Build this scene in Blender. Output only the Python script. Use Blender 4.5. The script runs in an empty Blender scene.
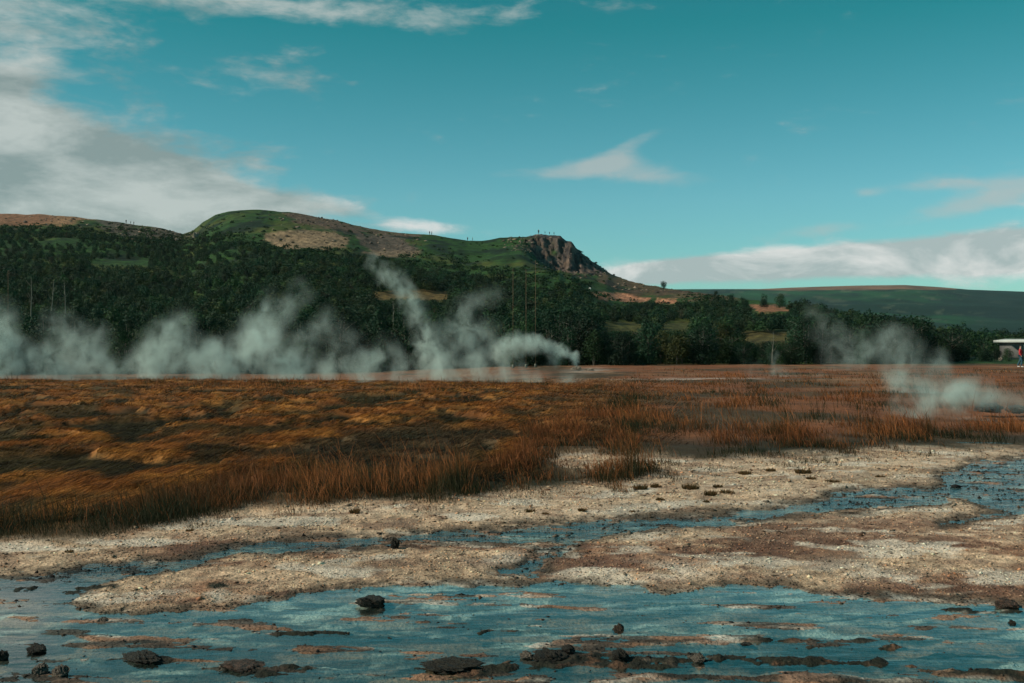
import bpy, math, random
import numpy as np
from mathutils import Vector

random.seed(7)
rng = np.random.default_rng(7)
C = bpy.context.scene.collection
F = 1098.0      # focal length in pixels of the 1024 px wide photograph
HZ = 345.0      # row of the level line
CAMZ = 1.7

# ------------------------------------------------------------------ noise
_perm = np.random.default_rng(3).permutation(256)
_perm = np.concatenate([_perm, _perm])
_ga = np.random.default_rng(5).uniform(0, 2*np.pi, 256)
_gx, _gy = np.cos(_ga), np.sin(_ga)

def gnoise(x, y):
    xi = np.floor(x).astype(np.int64); yi = np.floor(y).astype(np.int64)
    xf = x-xi; yf = y-yi
    xi &= 255; yi &= 255
    x1 = (xi+1) & 255; y1 = (yi+1) & 255
    def g(ix, iy, dx, dy):
        h = _perm[_perm[ix]+iy]
        return _gx[h]*dx+_gy[h]*dy
    u = xf*xf*xf*(xf*(xf*6-15)+10); v = yf*yf*yf*(yf*(yf*6-15)+10)
    a = g(xi, yi, xf, yf); b = g(x1, yi, xf-1, yf)
    c = g(xi, y1, xf, yf-1); d = g(x1, y1, xf-1, yf-1)
    return ((a+(b-a)*u)*(1-v)+(c+(d-c)*u)*v)*1.5

def fbm(x, y, o=4, s=0.0, gain=0.5):
    r = np.zeros(np.shape(x)); a = 1.0; t = 0
    for i in range(o):
        r = r+a*gnoise(x*2.03**i+s+i*17.3, y*2.03**i-s*1.7+i*9.1); t += a; a *= gain
    return r/t

def ridged(x, y, o=3, s=0.0):
    r = np.zeros(np.shape(x)); a = 1.0; t = 0
    for i in range(o):
        r = r+a*(1-2*np.abs(gnoise(x*2.1**i+s+i*7.7, y*2.1**i+s+i*3.3))); t += a; a *= 0.5
    return r/t

def sstep(x, a, b):
    t = np.clip((x-a)/(b-a), 0, 1)
    return t*t*(3-2*t)

def pl(px, pts):
    pts = np.array(pts, float)
    return np.interp(px, pts[:, 0], pts[:, 1])

def polysdf(px, py, poly):
    """signed distance to a polygon, positive inside"""
    P = np.array(poly, float); n = len(P)
    d = np.full(np.shape(px), 1e9); ins = np.zeros(np.shape(px), bool)
    for i in range(n):
        a = P[i]; b = P[(i+1) % n]
        ex, ey = b-a
        wx = px-a[0]; wy = py-a[1]
        t = np.clip((wx*ex+wy*ey)/(ex*ex+ey*ey+1e-9), 0, 1)
        d = np.minimum(d, (wx-ex*t)**2+(wy-ey*t)**2)
        c = (a[1] > py) != (b[1] > py)
        with np.errstate(divide='ignore', invalid='ignore'):
            xi = ex*(py-a[1])/(ey if abs(ey) > 1e-9 else 1e-9)+a[0]
        ins ^= c & (px < xi)
    d = np.sqrt(d)
    return np.where(ins, d, -d)

# ------------------------------------------------------------------ layout of the place
WATER = [
    # main pool across the foreground
    [(-900, 596), (0, 604), (60, 602), (105, 610), (160, 613), (250, 606), (300, 598), (335, 589), (400, 586), (480, 585), (560, 585), (640, 587),
     (652, 593), (668, 594), (700, 588), (780, 586), (830, 591), (880, 598), (935, 602), (1000, 606), (1024, 608), (1900, 640), (1900, 1200), (-900, 1200)],
    # upper stream, left part
    [(-900, 560), (0, 580), (60, 572), (110, 569), (170, 562), (235, 549), (300, 543), (380, 539), (455, 534), (540, 527), (620, 521), (700, 516), (760, 512), (815, 503),
     (850, 492), (900, 489), (940, 489), (950, 503), (880, 508), (800, 514), (740, 520), (680, 526), (620, 533), (560, 541), (480, 541), (380, 545), (300, 549),
     (230, 556), (160, 572), (110, 580), (85, 590), (60, 604), (-900, 606)],
    # upper pool on the right
    [(925, 492), (945, 484), (933, 476), (955, 470), (970, 463), (1024, 459), (1900, 450), (1900, 500), (1024, 512), (1000, 511), (960, 499), (940, 497)],
    # side arm
    [(935, 522), (970, 517), (1010, 509), (1024, 500), (1060, 500), (1024, 515), (985, 519), (955, 526), (938, 527)],
    # braided link between stream and pool
    [(575, 536), (548, 545), (530, 552), (520, 562), (498, 572), (470, 578), (480, 582), (520, 580), (545, 572), (560, 560), (590, 545)],
]
MEADOW_EDGE = [(-900, 580), (0, 551), (60, 549), (130, 538), (180, 528), (230, 521), (300, 512), (360, 508), (440, 507), (480, 501), (520, 495), (570, 491), (625, 488), (655, 480),
               (690, 468), (760, 464), (830, 459), (900, 454), (960, 452), (1024, 453), (1900, 448)]
GRAVEL_IN = [(545, 464), (585, 459), (640, 461), (690, 463), (680, 468), (640, 470), (600, 472), (560, 470)]
RIDGE = [(-900, 236), (-300, 222), (0, 211), (40, 212), (80, 215), (110, 219), (140, 223), (162, 226), (182, 232), (192, 229), (203, 220), (215, 213), (228, 209), (242, 207.5),
         (265, 207.5), (290, 209.5), (310, 213), (335, 218), (355, 223), (380, 229), (400, 231), (430, 233.5), (455, 237), (468, 240), (482, 240), (500, 237), (515, 236),
         (528, 235), (540, 233), (552, 234), (560, 234.5), (566, 240), (572, 241), (576, 247), (586, 256), (596, 263), (606, 270), (614, 275), (630, 281), (650, 285.5),
         (675, 289), (720, 295), (780, 303), (840, 314), (900, 328), (960, 341), (1024, 346), (1900, 348)]
FAR = [(-900, 300), (600, 289), (700, 288.5), (760, 288.5), (790, 287), (820, 286), (855, 285), (905, 284.5), (940, 286.5), (970, 289), (1024, 291), (1900, 300)]
CLIFFB = [(505, 236), (520, 242), (532, 251), (545, 260), (555, 266), (570, 270), (590, 273), (606, 275), (616, 276)]

SHELF = [(375, 607, 24, 5), (398, 606, 18, 3), (140, 661, 40, 5), (240, 672, 50, 6), (455, 671, 60, 7), (545, 664, 40, 6), (500, 668, 40, 4), (395, 638, 50, 3), (330, 634, 45, 2.5), (470, 632, 50, 2.5), (620, 660, 16, 4),
         (880, 648, 80, 2.5), (960, 653, 60, 2.5), (850, 640, 40, 2), (770, 640, 30, 2), (995, 612, 30, 3), (965, 610, 25, 2), (280, 668, 35, 4), (230, 590, 40, 3), (60, 590, 60, 4)]

def geom(x, Y):
    px = 512+F*x/np.maximum(Y, .5)
    pf = HZ+F*CAMZ/np.maximum(Y, .5)
    return px, pf

def water_d(x, Y, px, pf):
    wob = 7*fbm(x*1.1, Y*0.7, 4, 2.0)+5*fbm(x*6, Y*5, 3, 9.0)
    wob *= np.clip((pf-430)/150, .35, 1.3)
    d = np.full(np.shape(px), -1e9)
    for i, p in enumerate(WATER):
        e = polysdf(px+8*fbm(x*.9, Y*.6, 3, 30), pf, p)-(0, .8, 0, 1.5, 2.5)[i]
        if i == 4: e = e+14*fbm(x*1.6, Y*1.6, 3, 31)-2
        if i == 1: e = e+1.6+5*fbm(x*1.3, Y*1.5, 3, 32)
        d = np.maximum(d, e)
    return d+wob

def meadow_d(x, Y, px, pf):
    """positive in the meadow, in picture rows"""
    e = pl(px, MEADOW_EDGE)
    d = e-pf+7*fbm(x*1.3, Y*.6, 4, 12.0)
    g = polysdf(px, pf, GRAVEL_IN)+5*fbm(x*1.5, Y*.8, 3, 4.0)
    return np.minimum(d, -g)

def height(x, Y, full=False):
    x = np.asarray(x, float); Y = np.asarray(Y, float)
    px, pf = geom(x, Y)
    near = Y < 32
    wd = np.full(x.shape, -60.0); md = np.full(x.shape, 60.0)
    if near.any():
        wd[near] = water_d(x[near], Y[near], px[near], pf[near])
        md[near] = meadow_d(x[near], Y[near], px[near], pf[near])
    # --- river bed
    fine = .012*fbm(x*9, Y*9, 3, 1.0)+.018*fbm(x*2.2, Y*2.2, 3, 5.0)
    bank = .007+.020*np.tanh(np.clip(-wd, 0, None)/14)
    streak = fbm(x*1.1+.6*fbm(x*.8, Y*1.1, 2, 8), Y*4.2+.5*x, 6, 21.0, .58)
    deep = -.007-.004*np.tanh(np.clip(wd, 0, None)/16)+.062*np.clip(streak, -.3, 1)*(.6+.4*sstep(wd, 3, 12))
    deep = np.where(deep > .0015, .0015+.22*(deep-.0015), deep)
    bed = np.where(wd > 0, deep, bank+fine*.9)
    mix = sstep(wd, -3, 3)
    strm_ = 1-sstep(pf, 575, 590)
    bed = (bank+fine*.9)*(1-mix)+(deep*(1-.5*strm_)+fine*(.6+.3*strm_)-.001*strm_)*mix
    bed = bed+.022*sstep(pf, 669, 680)*sstep(px, 150, 420)*(.6+1.5*fbm(x*2.2, Y*4, 3, 58))
    # dark mossy sill in front of the pool, near the bottom of the view
    sill_row = pl(px, [(-900, 690), (200, 690), (380, 664), (470, 663), (560, 659), (640, 662), (760, 661), (880, 664), (960, 670), (1024, 676), (1900, 700)])
    sill = np.exp(-((pf-sill_row-5*fbm(x*2, Y*2, 3, 55))/5.5)**2)*sstep(px, 540, 580)
    shelf = np.zeros(x.shape)
    for sx_, sy_, sw_, sh_ in SHELF:
        shelf = np.maximum(shelf, np.exp(-(((px-sx_)/sw_)**2+((pf-sy_)/sh_)**2)))
    nn = near & (shelf > .02)
    if nn.any():
        shelf[nn] = np.clip(shelf[nn]*(1+2.6*fbm(x[nn]*4, Y[nn]*6, 4, 56))-.22, 0, 1)
    sill = np.maximum(sill, shelf)
    bed = bed+.017*sill*(1+1.8*fbm(x*11, Y*9, 4, 57))
    # --- meadow
    h1 = np.abs(fbm(x*.36+.6*fbm(x*.4, Y*.2, 2, 3), Y*.30, 3, 40.0))
    hum = (.20-.95*np.clip(h1, 0, .22))
    h2 = .05*fbm(x*1.5, Y*1.1, 3, 41.0)-.07*sstep(fbm(x*.8+.5*fbm(x, Y, 2, 46), Y*.75, 4, 45), .1, .28)
    leftw = 1-sstep(px, 480, 700)
    hw = leftw*sstep(Y, 10, 14)*(1-sstep(Y, 40, 55))
    mead = .045+hw*(hum*(.62+.3*sstep(Y, 18, 30))+h2*.9+.035*fbm(x*3.2, Y*2.6, 2, 47))*(1-.45*sstep(Y, 26, 42))+(1-hw)*(.07*fbm(x*.3, Y*.3, 3, 42)+.03*fbm(x*1.3, Y*1.3, 2, 43))
    mead = np.where(Y < 21, np.maximum(mead, .018), mead)
    crest_h = pl(px, [(-900, .16), (0, .12), (300, .07), (450, .0), (620, -.05), (900, 0), (1900, .0)])
    mead = mead+crest_h*np.exp(-((Y-45)/9.0)**2)*(1+.7*fbm(x*.12, Y*.02, 3, 44))
    mead = mead-.12*sstep(Y, 48, 70)-.85*(1-sstep(px, 250, 640))*sstep(Y, 48, 66)
    mead = mead-.25*np.exp(-((Y-27)/5)**2)*sstep(px, 830, 960)
    mm = sstep(md, -2, 9)
    z = bed*(1-mm)+mead*mm
    # --- hill
    Yr = pl(px, [(-900, 520), (620, 500), (760, 330), (1900, 330)])
    rp = pl(px, RIDGE)
    zr = CAMZ+(HZ-rp)/F*Yr
    zr = np.maximum(zr, .2)
    s = (Y-105)/(Yr-105)
    sc = np.clip(s, 0, 1)
    zh = zr*(.25*sc+.75*sc**1.6)
    zh = zh+(3.2*fbm(x*.012, Y*.012, 3, 60)+1.3*fbm(x*.05, Y*.05, 3, 61))*np.clip(sc*5, 0, 1)*np.clip((1-sc)*5, 0, 1)
    zh = zh+.5*fbm(x*.09, Y*.09, 3, 62)*np.clip(sc*4, 0, 1)
    # the crag: the slope stays low and then climbs a ribbed face
    zn = zr*.892
    zc = CAMZ+(HZ-pl(px, CLIFFB))/F*470
    drop = np.where((px > 505) & (px < 616), np.maximum(0, zn-zc), 0)
    drop = drop*sstep(px, 512, 540)
    rib = 1.1*ridged(x*.17+.4*fbm(x*.2, Y*.1, 2, 71), x*0+Y*.02, 3, 70.0)
    Yj = 466+7*rib+3*fbm(x*.1, x*.1+3, 2, 72)
    tt = np.clip((Y-Yj)/15, 0, 1)
    stair = (np.floor(tt*4)+sstep(tt*4-np.floor(tt*4), .25, .75))/4
    g = sstep(Y, 330, 460)*(1-(.5*tt+.5*stair))
    zh = zh-drop*g
    crag = (drop > 1.2)*sstep(Y, 452, 462)
    zh = zh+crag*(3.4*ridged(x*.22, Y*.25, 4, 73)-1.9)*np.clip((1-sc)*9, 0.15, 1)
    back = np.clip(Y-Yr, 0, None)
    zh = np.where(s > 1, zh-back*.16-back**2*.0004, zh)
    zh = np.where(s > 0, zh, 0)
    z = z+np.clip(zh, -12 if True else 0, None)*(Y > 105)
    z = np.where(Y > 620, np.minimum(z, np.maximum(z, -8)), z)
    # --- far ridge
    zf = CAMZ+(HZ-pl(px, FAR))/F*3200
    sf = np.clip((Y-900)/2300, 0, 1)
    zfar = zf*(.35*sf+.65*sf**1.5)+12*fbm(x*.0022, Y*.0022, 4, 80)*np.clip(sf*5, 0, 1)*np.clip((1-sf)*6, 0, 1)
    zfar = zfar-np.clip(Y-3200, 0, None)*.06
    z = np.where(Y > 800, np.maximum(z, 0)*(1-sstep(Y, 800, 900))*0+np.maximum(zfar, -4), z)
    if full:
        return z, dict(px=px, pf=pf, wd=wd, md=md, mm=mm, mix=mix, sill=sill, streak=streak, hw=hw, h1=h1, leftw=leftw, s=s, crag=crag, drop=drop, tt=tt, sf=sf, zf=zfar)
    return z

def H(x, Y):
    return float(height(np.array([x]), np.array([Y]))[0])

def lerp(a, b, t):
    t = np.asarray(t)[..., None]
    return a*(1-t)+np.array(b)*t

def ground_color(x, Y, z, q):
    px, pf = q['px'], q['pf']
    n1 = fbm(x*1.7, Y*1.7, 4, 100); n2 = fbm(x*.5, Y*.9, 4, 101); n3 = fbm(x*6, Y*6, 3, 102)
    py = HZ+F*(CAMZ-z)/np.maximum(Y, .5)
    c = np.zeros(x.shape+(3,))
    # gravel bed
    c[:] = (.53, .385, .25)
    c = lerp(c, (.33, .225, .145), sstep(n1, -.1, .35))
    c = c*(1+.9*fbm(x*11, Y*8, 3, 104)+.35*fbm(x*28, Y*20, 2, 105))[..., None]
    up_ = (1-sstep(pf, 535, 560))*sstep(n2+.4*n3, -.3, .1)
    c = lerp(c, (.66, .52, .37), up_*.55)
    # brown crust between the streams
    br = sstep(pf, 528, 548)*(1-sstep(pf, 600, 612))*sstep(px, 60, 200)
    br = np.maximum(br, sstep(pf, 508, 530)*sstep(px, 640, 760)*.8)
    c = lerp(c, (.24, .15, .10), sstep(fbm(x*1.4, Y*2.2, 5, 163), .14, .3)*.6)
    c = lerp(c, (.28, .155, .09), br*sstep(n2+.5*n1, -.2, .12)*.9)
    c = lerp(c, (.13, .065, .042), br*sstep(n2+.6*n3, .04, .24)*.85)
    c = lerp(c, (.66, .59, .47), sstep(fbm(x*1.1, Y*1.6, 4, 103), .08, .26)*.75)
    pale = np.exp(-(((px-850)/60)**2+((pf-573)/9)**2))+np.exp(-(((px-670)/45)**2+((pf-573)/8)**2))+np.exp(-(((px-505)/30)**2+((pf-561)/7)**2))
    c = lerp(c, (.62, .56, .45), np.clip(pale, 0, 1)*sstep(n1, -.25, .1)*.8)
    # wet margin and pool bed
    wd = q['wd']
    c = lerp(c, (.075, .062, .042), np.exp(-((wd+1.2)/4.4)**2)*sstep(n3+n1, -.6, .0)*.9)
    st = q['streak']
    poolc = np.zeros_like(c); poolc[:] = (.52, .50, .42)
    poolc = lerp(poolc, (.34, .19, .115), sstep(fbm(x*1.1, Y*3.0, 5, 110), -.06, .12)*.9)
    poolc = lerp(poolc, (.46, .37, .28), sstep(fbm(x*.8, Y*3.0, 4, 111), .16, .3)*(pf > 560))
    poolc = lerp(poolc, (.022, .03, .026), sstep(fbm(x*1.3, Y*5.5, 5, 112), .07, .2)*.9)
    poolc = lerp(poolc, (.05, .06, .05), sstep(fbm(x*5, Y*9, 4, 118), .08, .3)*.75)
    dk = sstep(pf, 560, 540)*0
    # the stream is darker than the pool
    strm = 1-sstep(pf, 575, 590)
    poolc = lerp(poolc, (.03, .045, .045), strm*sstep(fbm(x*1.2, Y*2.0, 4, 113), -.28, .12)*.9)
    leftd = (1-sstep(px, 60, 260))*sstep(pf, 555, 570)*(1-sstep(pf, 600, 612))
    poolc = lerp(poolc, (.02, .03, .03), leftd*.85)
    bot = sstep(pf, 640, 655)
    poolc = lerp(poolc, (.05, .045, .032), bot*sstep(fbm(x*1.5, Y*3, 4, 114), -.1, .2)*.85)
    poolc = lerp(poolc, (.22, .12, .075), bot*sstep(fbm(x*1.9, Y*3, 4, 115), .12, .3)*.8)
    m = q['mix'][..., None]
    poolc = lerp(poolc, (.035, .034, .026), sstep(pf, 622, 650)*(1-sstep(px, 260, 560)*.7)*sstep(fbm(x*1.3, Y*3.2, 5, 116), -.18, .12)*.9)
    poolc = lerp(poolc, (.50, .49, .42), sstep(px, 520, 640)*(1-sstep(pf, 625, 650))*sstep(pf, 586, 592)*.2)
    poolc = lerp(poolc, (.06, .045, .032), sstep(ridged(x*.7+.5*fbm(x*.6, Y, 2, 160), Y*3.6-.5*x, 4, 161), .42, .7)*sstep(pf, 580, 600)*.85)
    poolc = lerp(poolc, (.30, .17, .10), sstep(fbm(x*1.6, Y*4.5+.5*x, 5, 162), .10, .22)*.85)
    c = c*(1-m)+poolc*m
    c = lerp(c, (.02, .022, .014), np.clip(q['sill']*2.2, 0, 1)*sstep(n1+n3, -.7, -.1))
    c = lerp(c, (.15, .08, .045), np.clip(q['sill']*2, 0, 1)*sstep(n3+fbm(x*3, Y*3, 3, 119), .3, .5)*.7)
    # --- meadow
    me = np.zeros_like(c)
    me[:] = (.27, .098, .020)
    me = lerp(me, (.40, .17, .035), sstep(fbm(x*.8, Y*.5, 4, 120), .0, .26))
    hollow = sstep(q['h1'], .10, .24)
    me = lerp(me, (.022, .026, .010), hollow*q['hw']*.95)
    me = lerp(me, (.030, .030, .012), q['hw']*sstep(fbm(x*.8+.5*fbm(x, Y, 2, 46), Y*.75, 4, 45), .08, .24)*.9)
    me = lerp(me, (.07, .055, .02), sstep(fbm(x*.5, Y*.35, 4, 121), .08, .3)*.8)
    flat = 1-q['leftw']
    redn = np.zeros_like(c); redn[:] = (.21, .082, .034)
    redn = lerp(redn, (.055, .045, .022), sstep(fbm(x*.12, Y*.10, 4, 122), .02, .22)*.85)
    redn = lerp(redn, (.26, .14, .07), sstep(fbm(x*.15, Y*.13, 4, 123), .1, .3)*.8)
    me = lerp(me, (0, 0, 0), np.maximum(flat, sstep(Y, 48, 56)))+redn*np.maximum(flat, sstep(Y, 48, 56))[..., None]
    dp = polysdf(px, pf, [(300, 450), (350, 436), (430, 430), (500, 432), (540, 440), (500, 452), (470, 470), (400, 478), (330, 474), (250, 470), (230, 462)])+8*fbm(x*.9, Y*.6, 3, 124)
    me = lerp(me, (.035, .037, .022), sstep(dp, -3, 6)*.85)
    # bare pale ground round the springs and along the trodden line
    bare = np.exp(-(((px-985)/55)**2+((pf-413)/2.0)**2))+.8*np.exp(-(((px-700)/95)**2+((pf-379)/1.2)**2))+.8*np.exp(-(((px-590)/24)**2+((pf-369)/2.5)**2))
    me = lerp(me, (.46, .38, .31), np.clip(bare, 0, 1)*sstep(fbm(x*.4, Y*.3, 3, 125), -.3, .2))
    me = lerp(me, (.018, .024, .012), (1-sstep(q['md'], 12, 34))*sstep(q['md'], 0, 5)*(Y < 32)*.85)
    mm = q['mm'][..., None]
    c = c*(1-mm)+me*mm
    # --- hill
    hl = np.zeros_like(c); hl[:] = (.020, .062, .010)
    hl = lerp(hl, (.060, .078, .014), sstep(fbm(x*.03, Y*.02, 4, 130), 0, .35))
    hl = lerp(hl, (.007, .022, .008), sstep(fbm(x*.05, Y*.03, 4, 131), .05, .3))
    hl = hl*(1+.9*fbm(x*.3, Y*.3, 3, 133)+.5*fbm(x*.9, Y*.9, 2, 134))[..., None]
    def patch(poly, col, soft=3, amp=7, k=1.0, sd=0):
        nonlocal hl
        d = polysdf(px, py, poly)+amp*fbm(x*.08, Y*.12, 4, 132+sd)
        d = d+2.2*fbm(x*.35, Y*.5, 3, 170+sd)
        cc = np.array(col)*(1+1.1*fbm(x*.5, Y*.6, 3, 180+sd)+.6*fbm(x*1.3, Y*1.3, 2, 190+sd))[..., None]
        w_ = (sstep(d, -soft, soft)*k)[..., None]
        hl = hl*(1-w_)+cc*w_
    patch([(260, 232), (300, 229), (335, 231), (349, 240), (345, 248), (325, 250), (285, 249), (266, 241)], (.27, .19, .11), 1.2, 5, .95)
    patch([(356, 235), (385, 233), (405, 240), (421, 251), (405, 256), (375, 255), (362, 246)], (.11, .085, .065), 1.2, 5, .95, 1)
    patch([(362, 252), (421, 250), (415, 257), (380, 257)], (.25, .18, .11), 1.2, 3, .8, 5)
    patch([(283, 213), (310, 211), (345, 221), (400, 232), (420, 236), (350, 232), (300, 224)], (.13, .085, .06), 1.5, 7, .85, 2)
    patch([(-30, 214), (40, 209), (105, 215), (60, 226), (20, 224), (-30, 221)], (.30, .17, .09), 1.5, 5, .9, 3)
    patch([(-400, 190), (10, 205), (60, 218), (30, 226), (-400, 225)], (.22, .11, .06), 1.5, 5, .8, 6)
    patch([(95, 219), (165, 226), (190, 236), (150, 240), (110, 234)], (.10, .085, .065), 3, 14, .85, 4)
    patch([(600, 270), (660, 286), (720, 292), (740, 300), (700, 302), (640, 294), (600, 284)], (.12, .07, .045), 3, 10, .7, 7)
    patch([(592, 293), (625, 293), (650, 298), (645, 303), (600, 300)], (.42, .20, .11), 1, 3, .95, 8)
    patch([(657, 298), (676, 299), (675, 304), (655, 303)], (.42, .20, .11), 1, 2, .95, 9)
    patch([(750, 305), (775, 304), (790, 310), (760, 313)], (.28, .13, .07), 1, 3, .9, 10)
    patch([(598, 322), (644, 321), (644, 338), (598, 338)], (.075, .075, .02), 2, 6, .9, 11)
    patch([(660, 322), (694, 322), (694, 336), (664, 336)], (.075, .075, .02), 2, 6, .9, 12)
    patch([(732, 330), (795, 332), (792, 348), (736, 348)], (.085, .07, .022), 2, 6, .9, 13)
    patch([(372, 290), (450, 290), (450, 300), (372, 300)], (.15, .10, .035), 2, 5, .9, 14)
    hw = sstep(Y, 96, 108)*(Y < 800)
    c = c*(1-hw[..., None])+hl*hw[..., None]
    # crag rock, with turf left on its ledges
    rock = np.zeros_like(c); rock[:] = (.115, .088, .072)
    rock = lerp(rock, (.17, .12, .088), sstep(fbm(x*.16, z*.12, 4, 140), 0, .3))
    rock = lerp(rock, (.045, .04, .04), sstep(ridged(x*.5, z*.12, 3, 141), .35, .75))
    turf = sstep(fbm(x*.08, z*.12, 3, 142)+(528-px)/60, -.05, .25)
    rock = rock*np.clip(1+1.9*fbm(x*.35+z*.2, z*.35, 4, 144, .65), .2, 2)[..., None]
    k = np.clip(q['crag'], 0, 1)*(1-.85*turf)
    c = c*(1-k[..., None])+rock*k[..., None]
    # --- far hill
    fr = np.zeros_like(c); fr[:] = (.006, .032, .018)
    fr = lerp(fr, (.020, .095, .034), sstep(fbm(x*.004, Y*.0016, 4, 150), -.05, .15))
    fr = lerp(fr, (.008, .028, .022), sstep(fbm(x*.006, Y*.0022, 4, 151), .05, .22))
    fr = lerp(fr, (.12, .15, .09), sstep(fbm(x*.02, Y*.006, 4, 152), .2, .3)*.6)
    fr = lerp(fr, (.007, .028, .024), sstep(px, 935, 1010)*.8)
    topb = polysdf(px, py, [(735, 289.5), (790, 285), (850, 282), (910, 281), (962, 287), (955, 290.0), (900, 289.5), (850, 290.0), (800, 290.5)])+1.0*fbm(x*.006, Y*.003, 3, 153)
    fr = lerp(fr, (.30, .165, .10), sstep(topb, -.4, .6))
    fw = (Y > 800)
    c = np.where(fw[..., None], fr*.72*(1+.8*fbm(x*.012, Y*.004, 3, 154))[..., None], c)
    return np.clip(c, .003, .9)

# ------------------------------------------------------------------ mesh helpers
def tag(o, label=None, cat=None, group=None, kind=None):
    if label: o['label'] = label
    if cat: o['category'] = cat
    if group: o['group'] = group
    if kind: o['kind'] = kind
    return o

def build(name, V, Fc, mat, parent=None, col=None, smooth=False, link=True):
    """V (n,3) ; Fc (m,3) or (m,4) array or list of arrays"""
    me = bpy.data.meshes.new(name)
    Fs = Fc if isinstance(Fc, list) else [Fc]
    Fs = [np.asarray(f) for f in Fs if len(f)]
    V = np.asarray(V, np.float32)
    me.vertices.add(len(V)); me.vertices.foreach_set('co', V.ravel())
    nl = sum(f.size for f in Fs); nf = sum(len(f) for f in Fs)
    me.loops.add(nl); me.polygons.add(nf)
    me.loops.foreach_set('vertex_index', np.concatenate([f.ravel() for f in Fs]).astype(np.int32))
    st = []; off = 0
    for f in Fs:
        st.append(off+np.arange(len(f))*f.shape[1]); off += f.size
    me.polygons.foreach_set('loop_start', np.concatenate(st).astype(np.int32))
    if smooth:
        me.polygons.foreach_set('use_smooth', np.ones(nf, bool))
    me.update(calc_edges=True)
    if col is not None:
        a = me.attributes.new('Col', 'FLOAT_COLOR', 'POINT')
        a.data.foreach_set('color', np.concatenate([col, np.ones((len(col), 1))], 1).astype(np.float32).ravel())
    if mat: me.materials.append(mat)
    o = bpy.data.objects.new(name, me)
    if link: C.objects.link(o)
    if parent: o.parent = parent
    return o

def empty(name, loc, rz=0):
    o = bpy.data.objects.new(name, None); C.objects.link(o)
    o.location = loc; o.rotation_euler = (0, 0, rz); o.empty_display_size = .3
    return o

class MB:
    def __init__(s): s.v = []; s.q = []; s.t = []; s.n = 0
    def add(s, V, q=(), t=()):
        s.v.append(np.asarray(V, float))
        if len(q): s.q.append(np.asarray(q)+s.n)
        if len(t): s.t.append(np.asarray(t)+s.n)
        s.n += len(V); return s
    def box(s, a, b):
        (x0, y0, z0), (x1, y1, z1) = a, b
        return s.add([(x0, y0, z0), (x1, y0, z0), (x1, y1, z0), (x0, y1, z0), (x0, y0, z1), (x1, y0, z1), (x1, y1, z1), (x0, y1, z1)],
                     [(0, 3, 2, 1), (4, 5, 6, 7), (0, 1, 5, 4), (1, 2, 6, 5), (2, 3, 7, 6), (3, 0, 4, 7)])
    def tube(s, pts, rad, n=6):
        pts = [Vector(p) for p in pts]; V = []
        for i, p in enumerate(pts):
            d = (pts[min(i+1, len(pts)-1)]-pts[max(i-1, 0)]).normalized()
            a = d.orthogonal().normalized(); b = d.cross(a)
            for k in range(n):
                t = 2*math.pi*k/n
                V.append(p+(a*math.cos(t)+b*math.sin(t))*rad[i])
        q = [(i*n+k, i*n+(k+1) % n, (i+1)*n+(k+1) % n, (i+1)*n+k) for i in range(len(pts)-1) for k in range(n)]
        V.append(pts[0]); V.append(pts[-1]); m = len(pts)*n
        t = [(m, (k+1) % n, k) for k in range(n)]+[(m+1, (len(pts)-1)*n+k, (len(pts)-1)*n+(k+1) % n) for k in range(n)]
        return s.add([tuple(v) for v in V], q, t)
    def build(s, name, mat, parent=None, smooth=False, col=None):
        fs = []
        if s.q: fs.append(np.concatenate(s.q))
        if s.t: fs.append(np.concatenate(s.t))
        return build(name, np.concatenate(s.v), fs, mat, parent, smooth=smooth, col=col)

# ------------------------------------------------------------------ material helpers
def newmat(name):
    m = bpy.data.materials.new(name); m.use_nodes = True
    nt = m.node_tree; nt.nodes.clear()
    return m, nt

def N(nt, t, **kw):
    n = nt.nodes.new(t)
    for k, v in kw.items():
        if k.startswith('i_'):
            n.inputs[k[2:].replace('_', ' ')].default_value = v
        else:
            setattr(n, k, v)
    return n

def L(nt, a, b): nt.links.new(a, b)

def simple(name, col, rough=.8, var=.25, scale=4., bump=.3, bscale=None, metallic=0):
    m, nt = newmat(name)
    out = N(nt, 'ShaderNodeOutputMaterial'); p = N(nt, 'ShaderNodeBsdfPrincipled')
    p.inputs['Roughness'].default_value = rough; p.inputs['Metallic'].default_value = metallic
    tc = N(nt, 'ShaderNodeTexCoord'); no = N(nt, 'ShaderNodeTexNoise'); no.inputs['Scale'].default_value = scale; no.inputs['Detail'].default_value = 5
    L(nt, tc.outputs['Object'], no.inputs['Vector'])
    mr = N(nt, 'ShaderNodeMapRange'); mr.inputs['From Min'].default_value = .3; mr.inputs['From Max'].default_value = .7
    mr.inputs['To Min'].default_value = 1-var; mr.inputs['To Max'].default_value = 1+var
    L(nt, no.outputs['Fac'], mr.inputs['Value'])
    vm = N(nt, 'ShaderNodeVectorMath', operation='SCALE'); vm.inputs[0].default_value = col
    L(nt, mr.outputs['Result'], vm.inputs['Scale']); L(nt, vm.outputs[0], p.inputs['Base Color'])
    if bump:
        b = N(nt, 'ShaderNodeBump'); b.inputs['Strength'].default_value = bump; b.inputs['Distance'].default_value = .05
        L(nt, no.outputs['Fac'], b.inputs['Height']); L(nt, b.outputs[0], p.inputs['Normal'])
    L(nt, p.outputs[0], out.inputs['Surface'])
    return m

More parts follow.
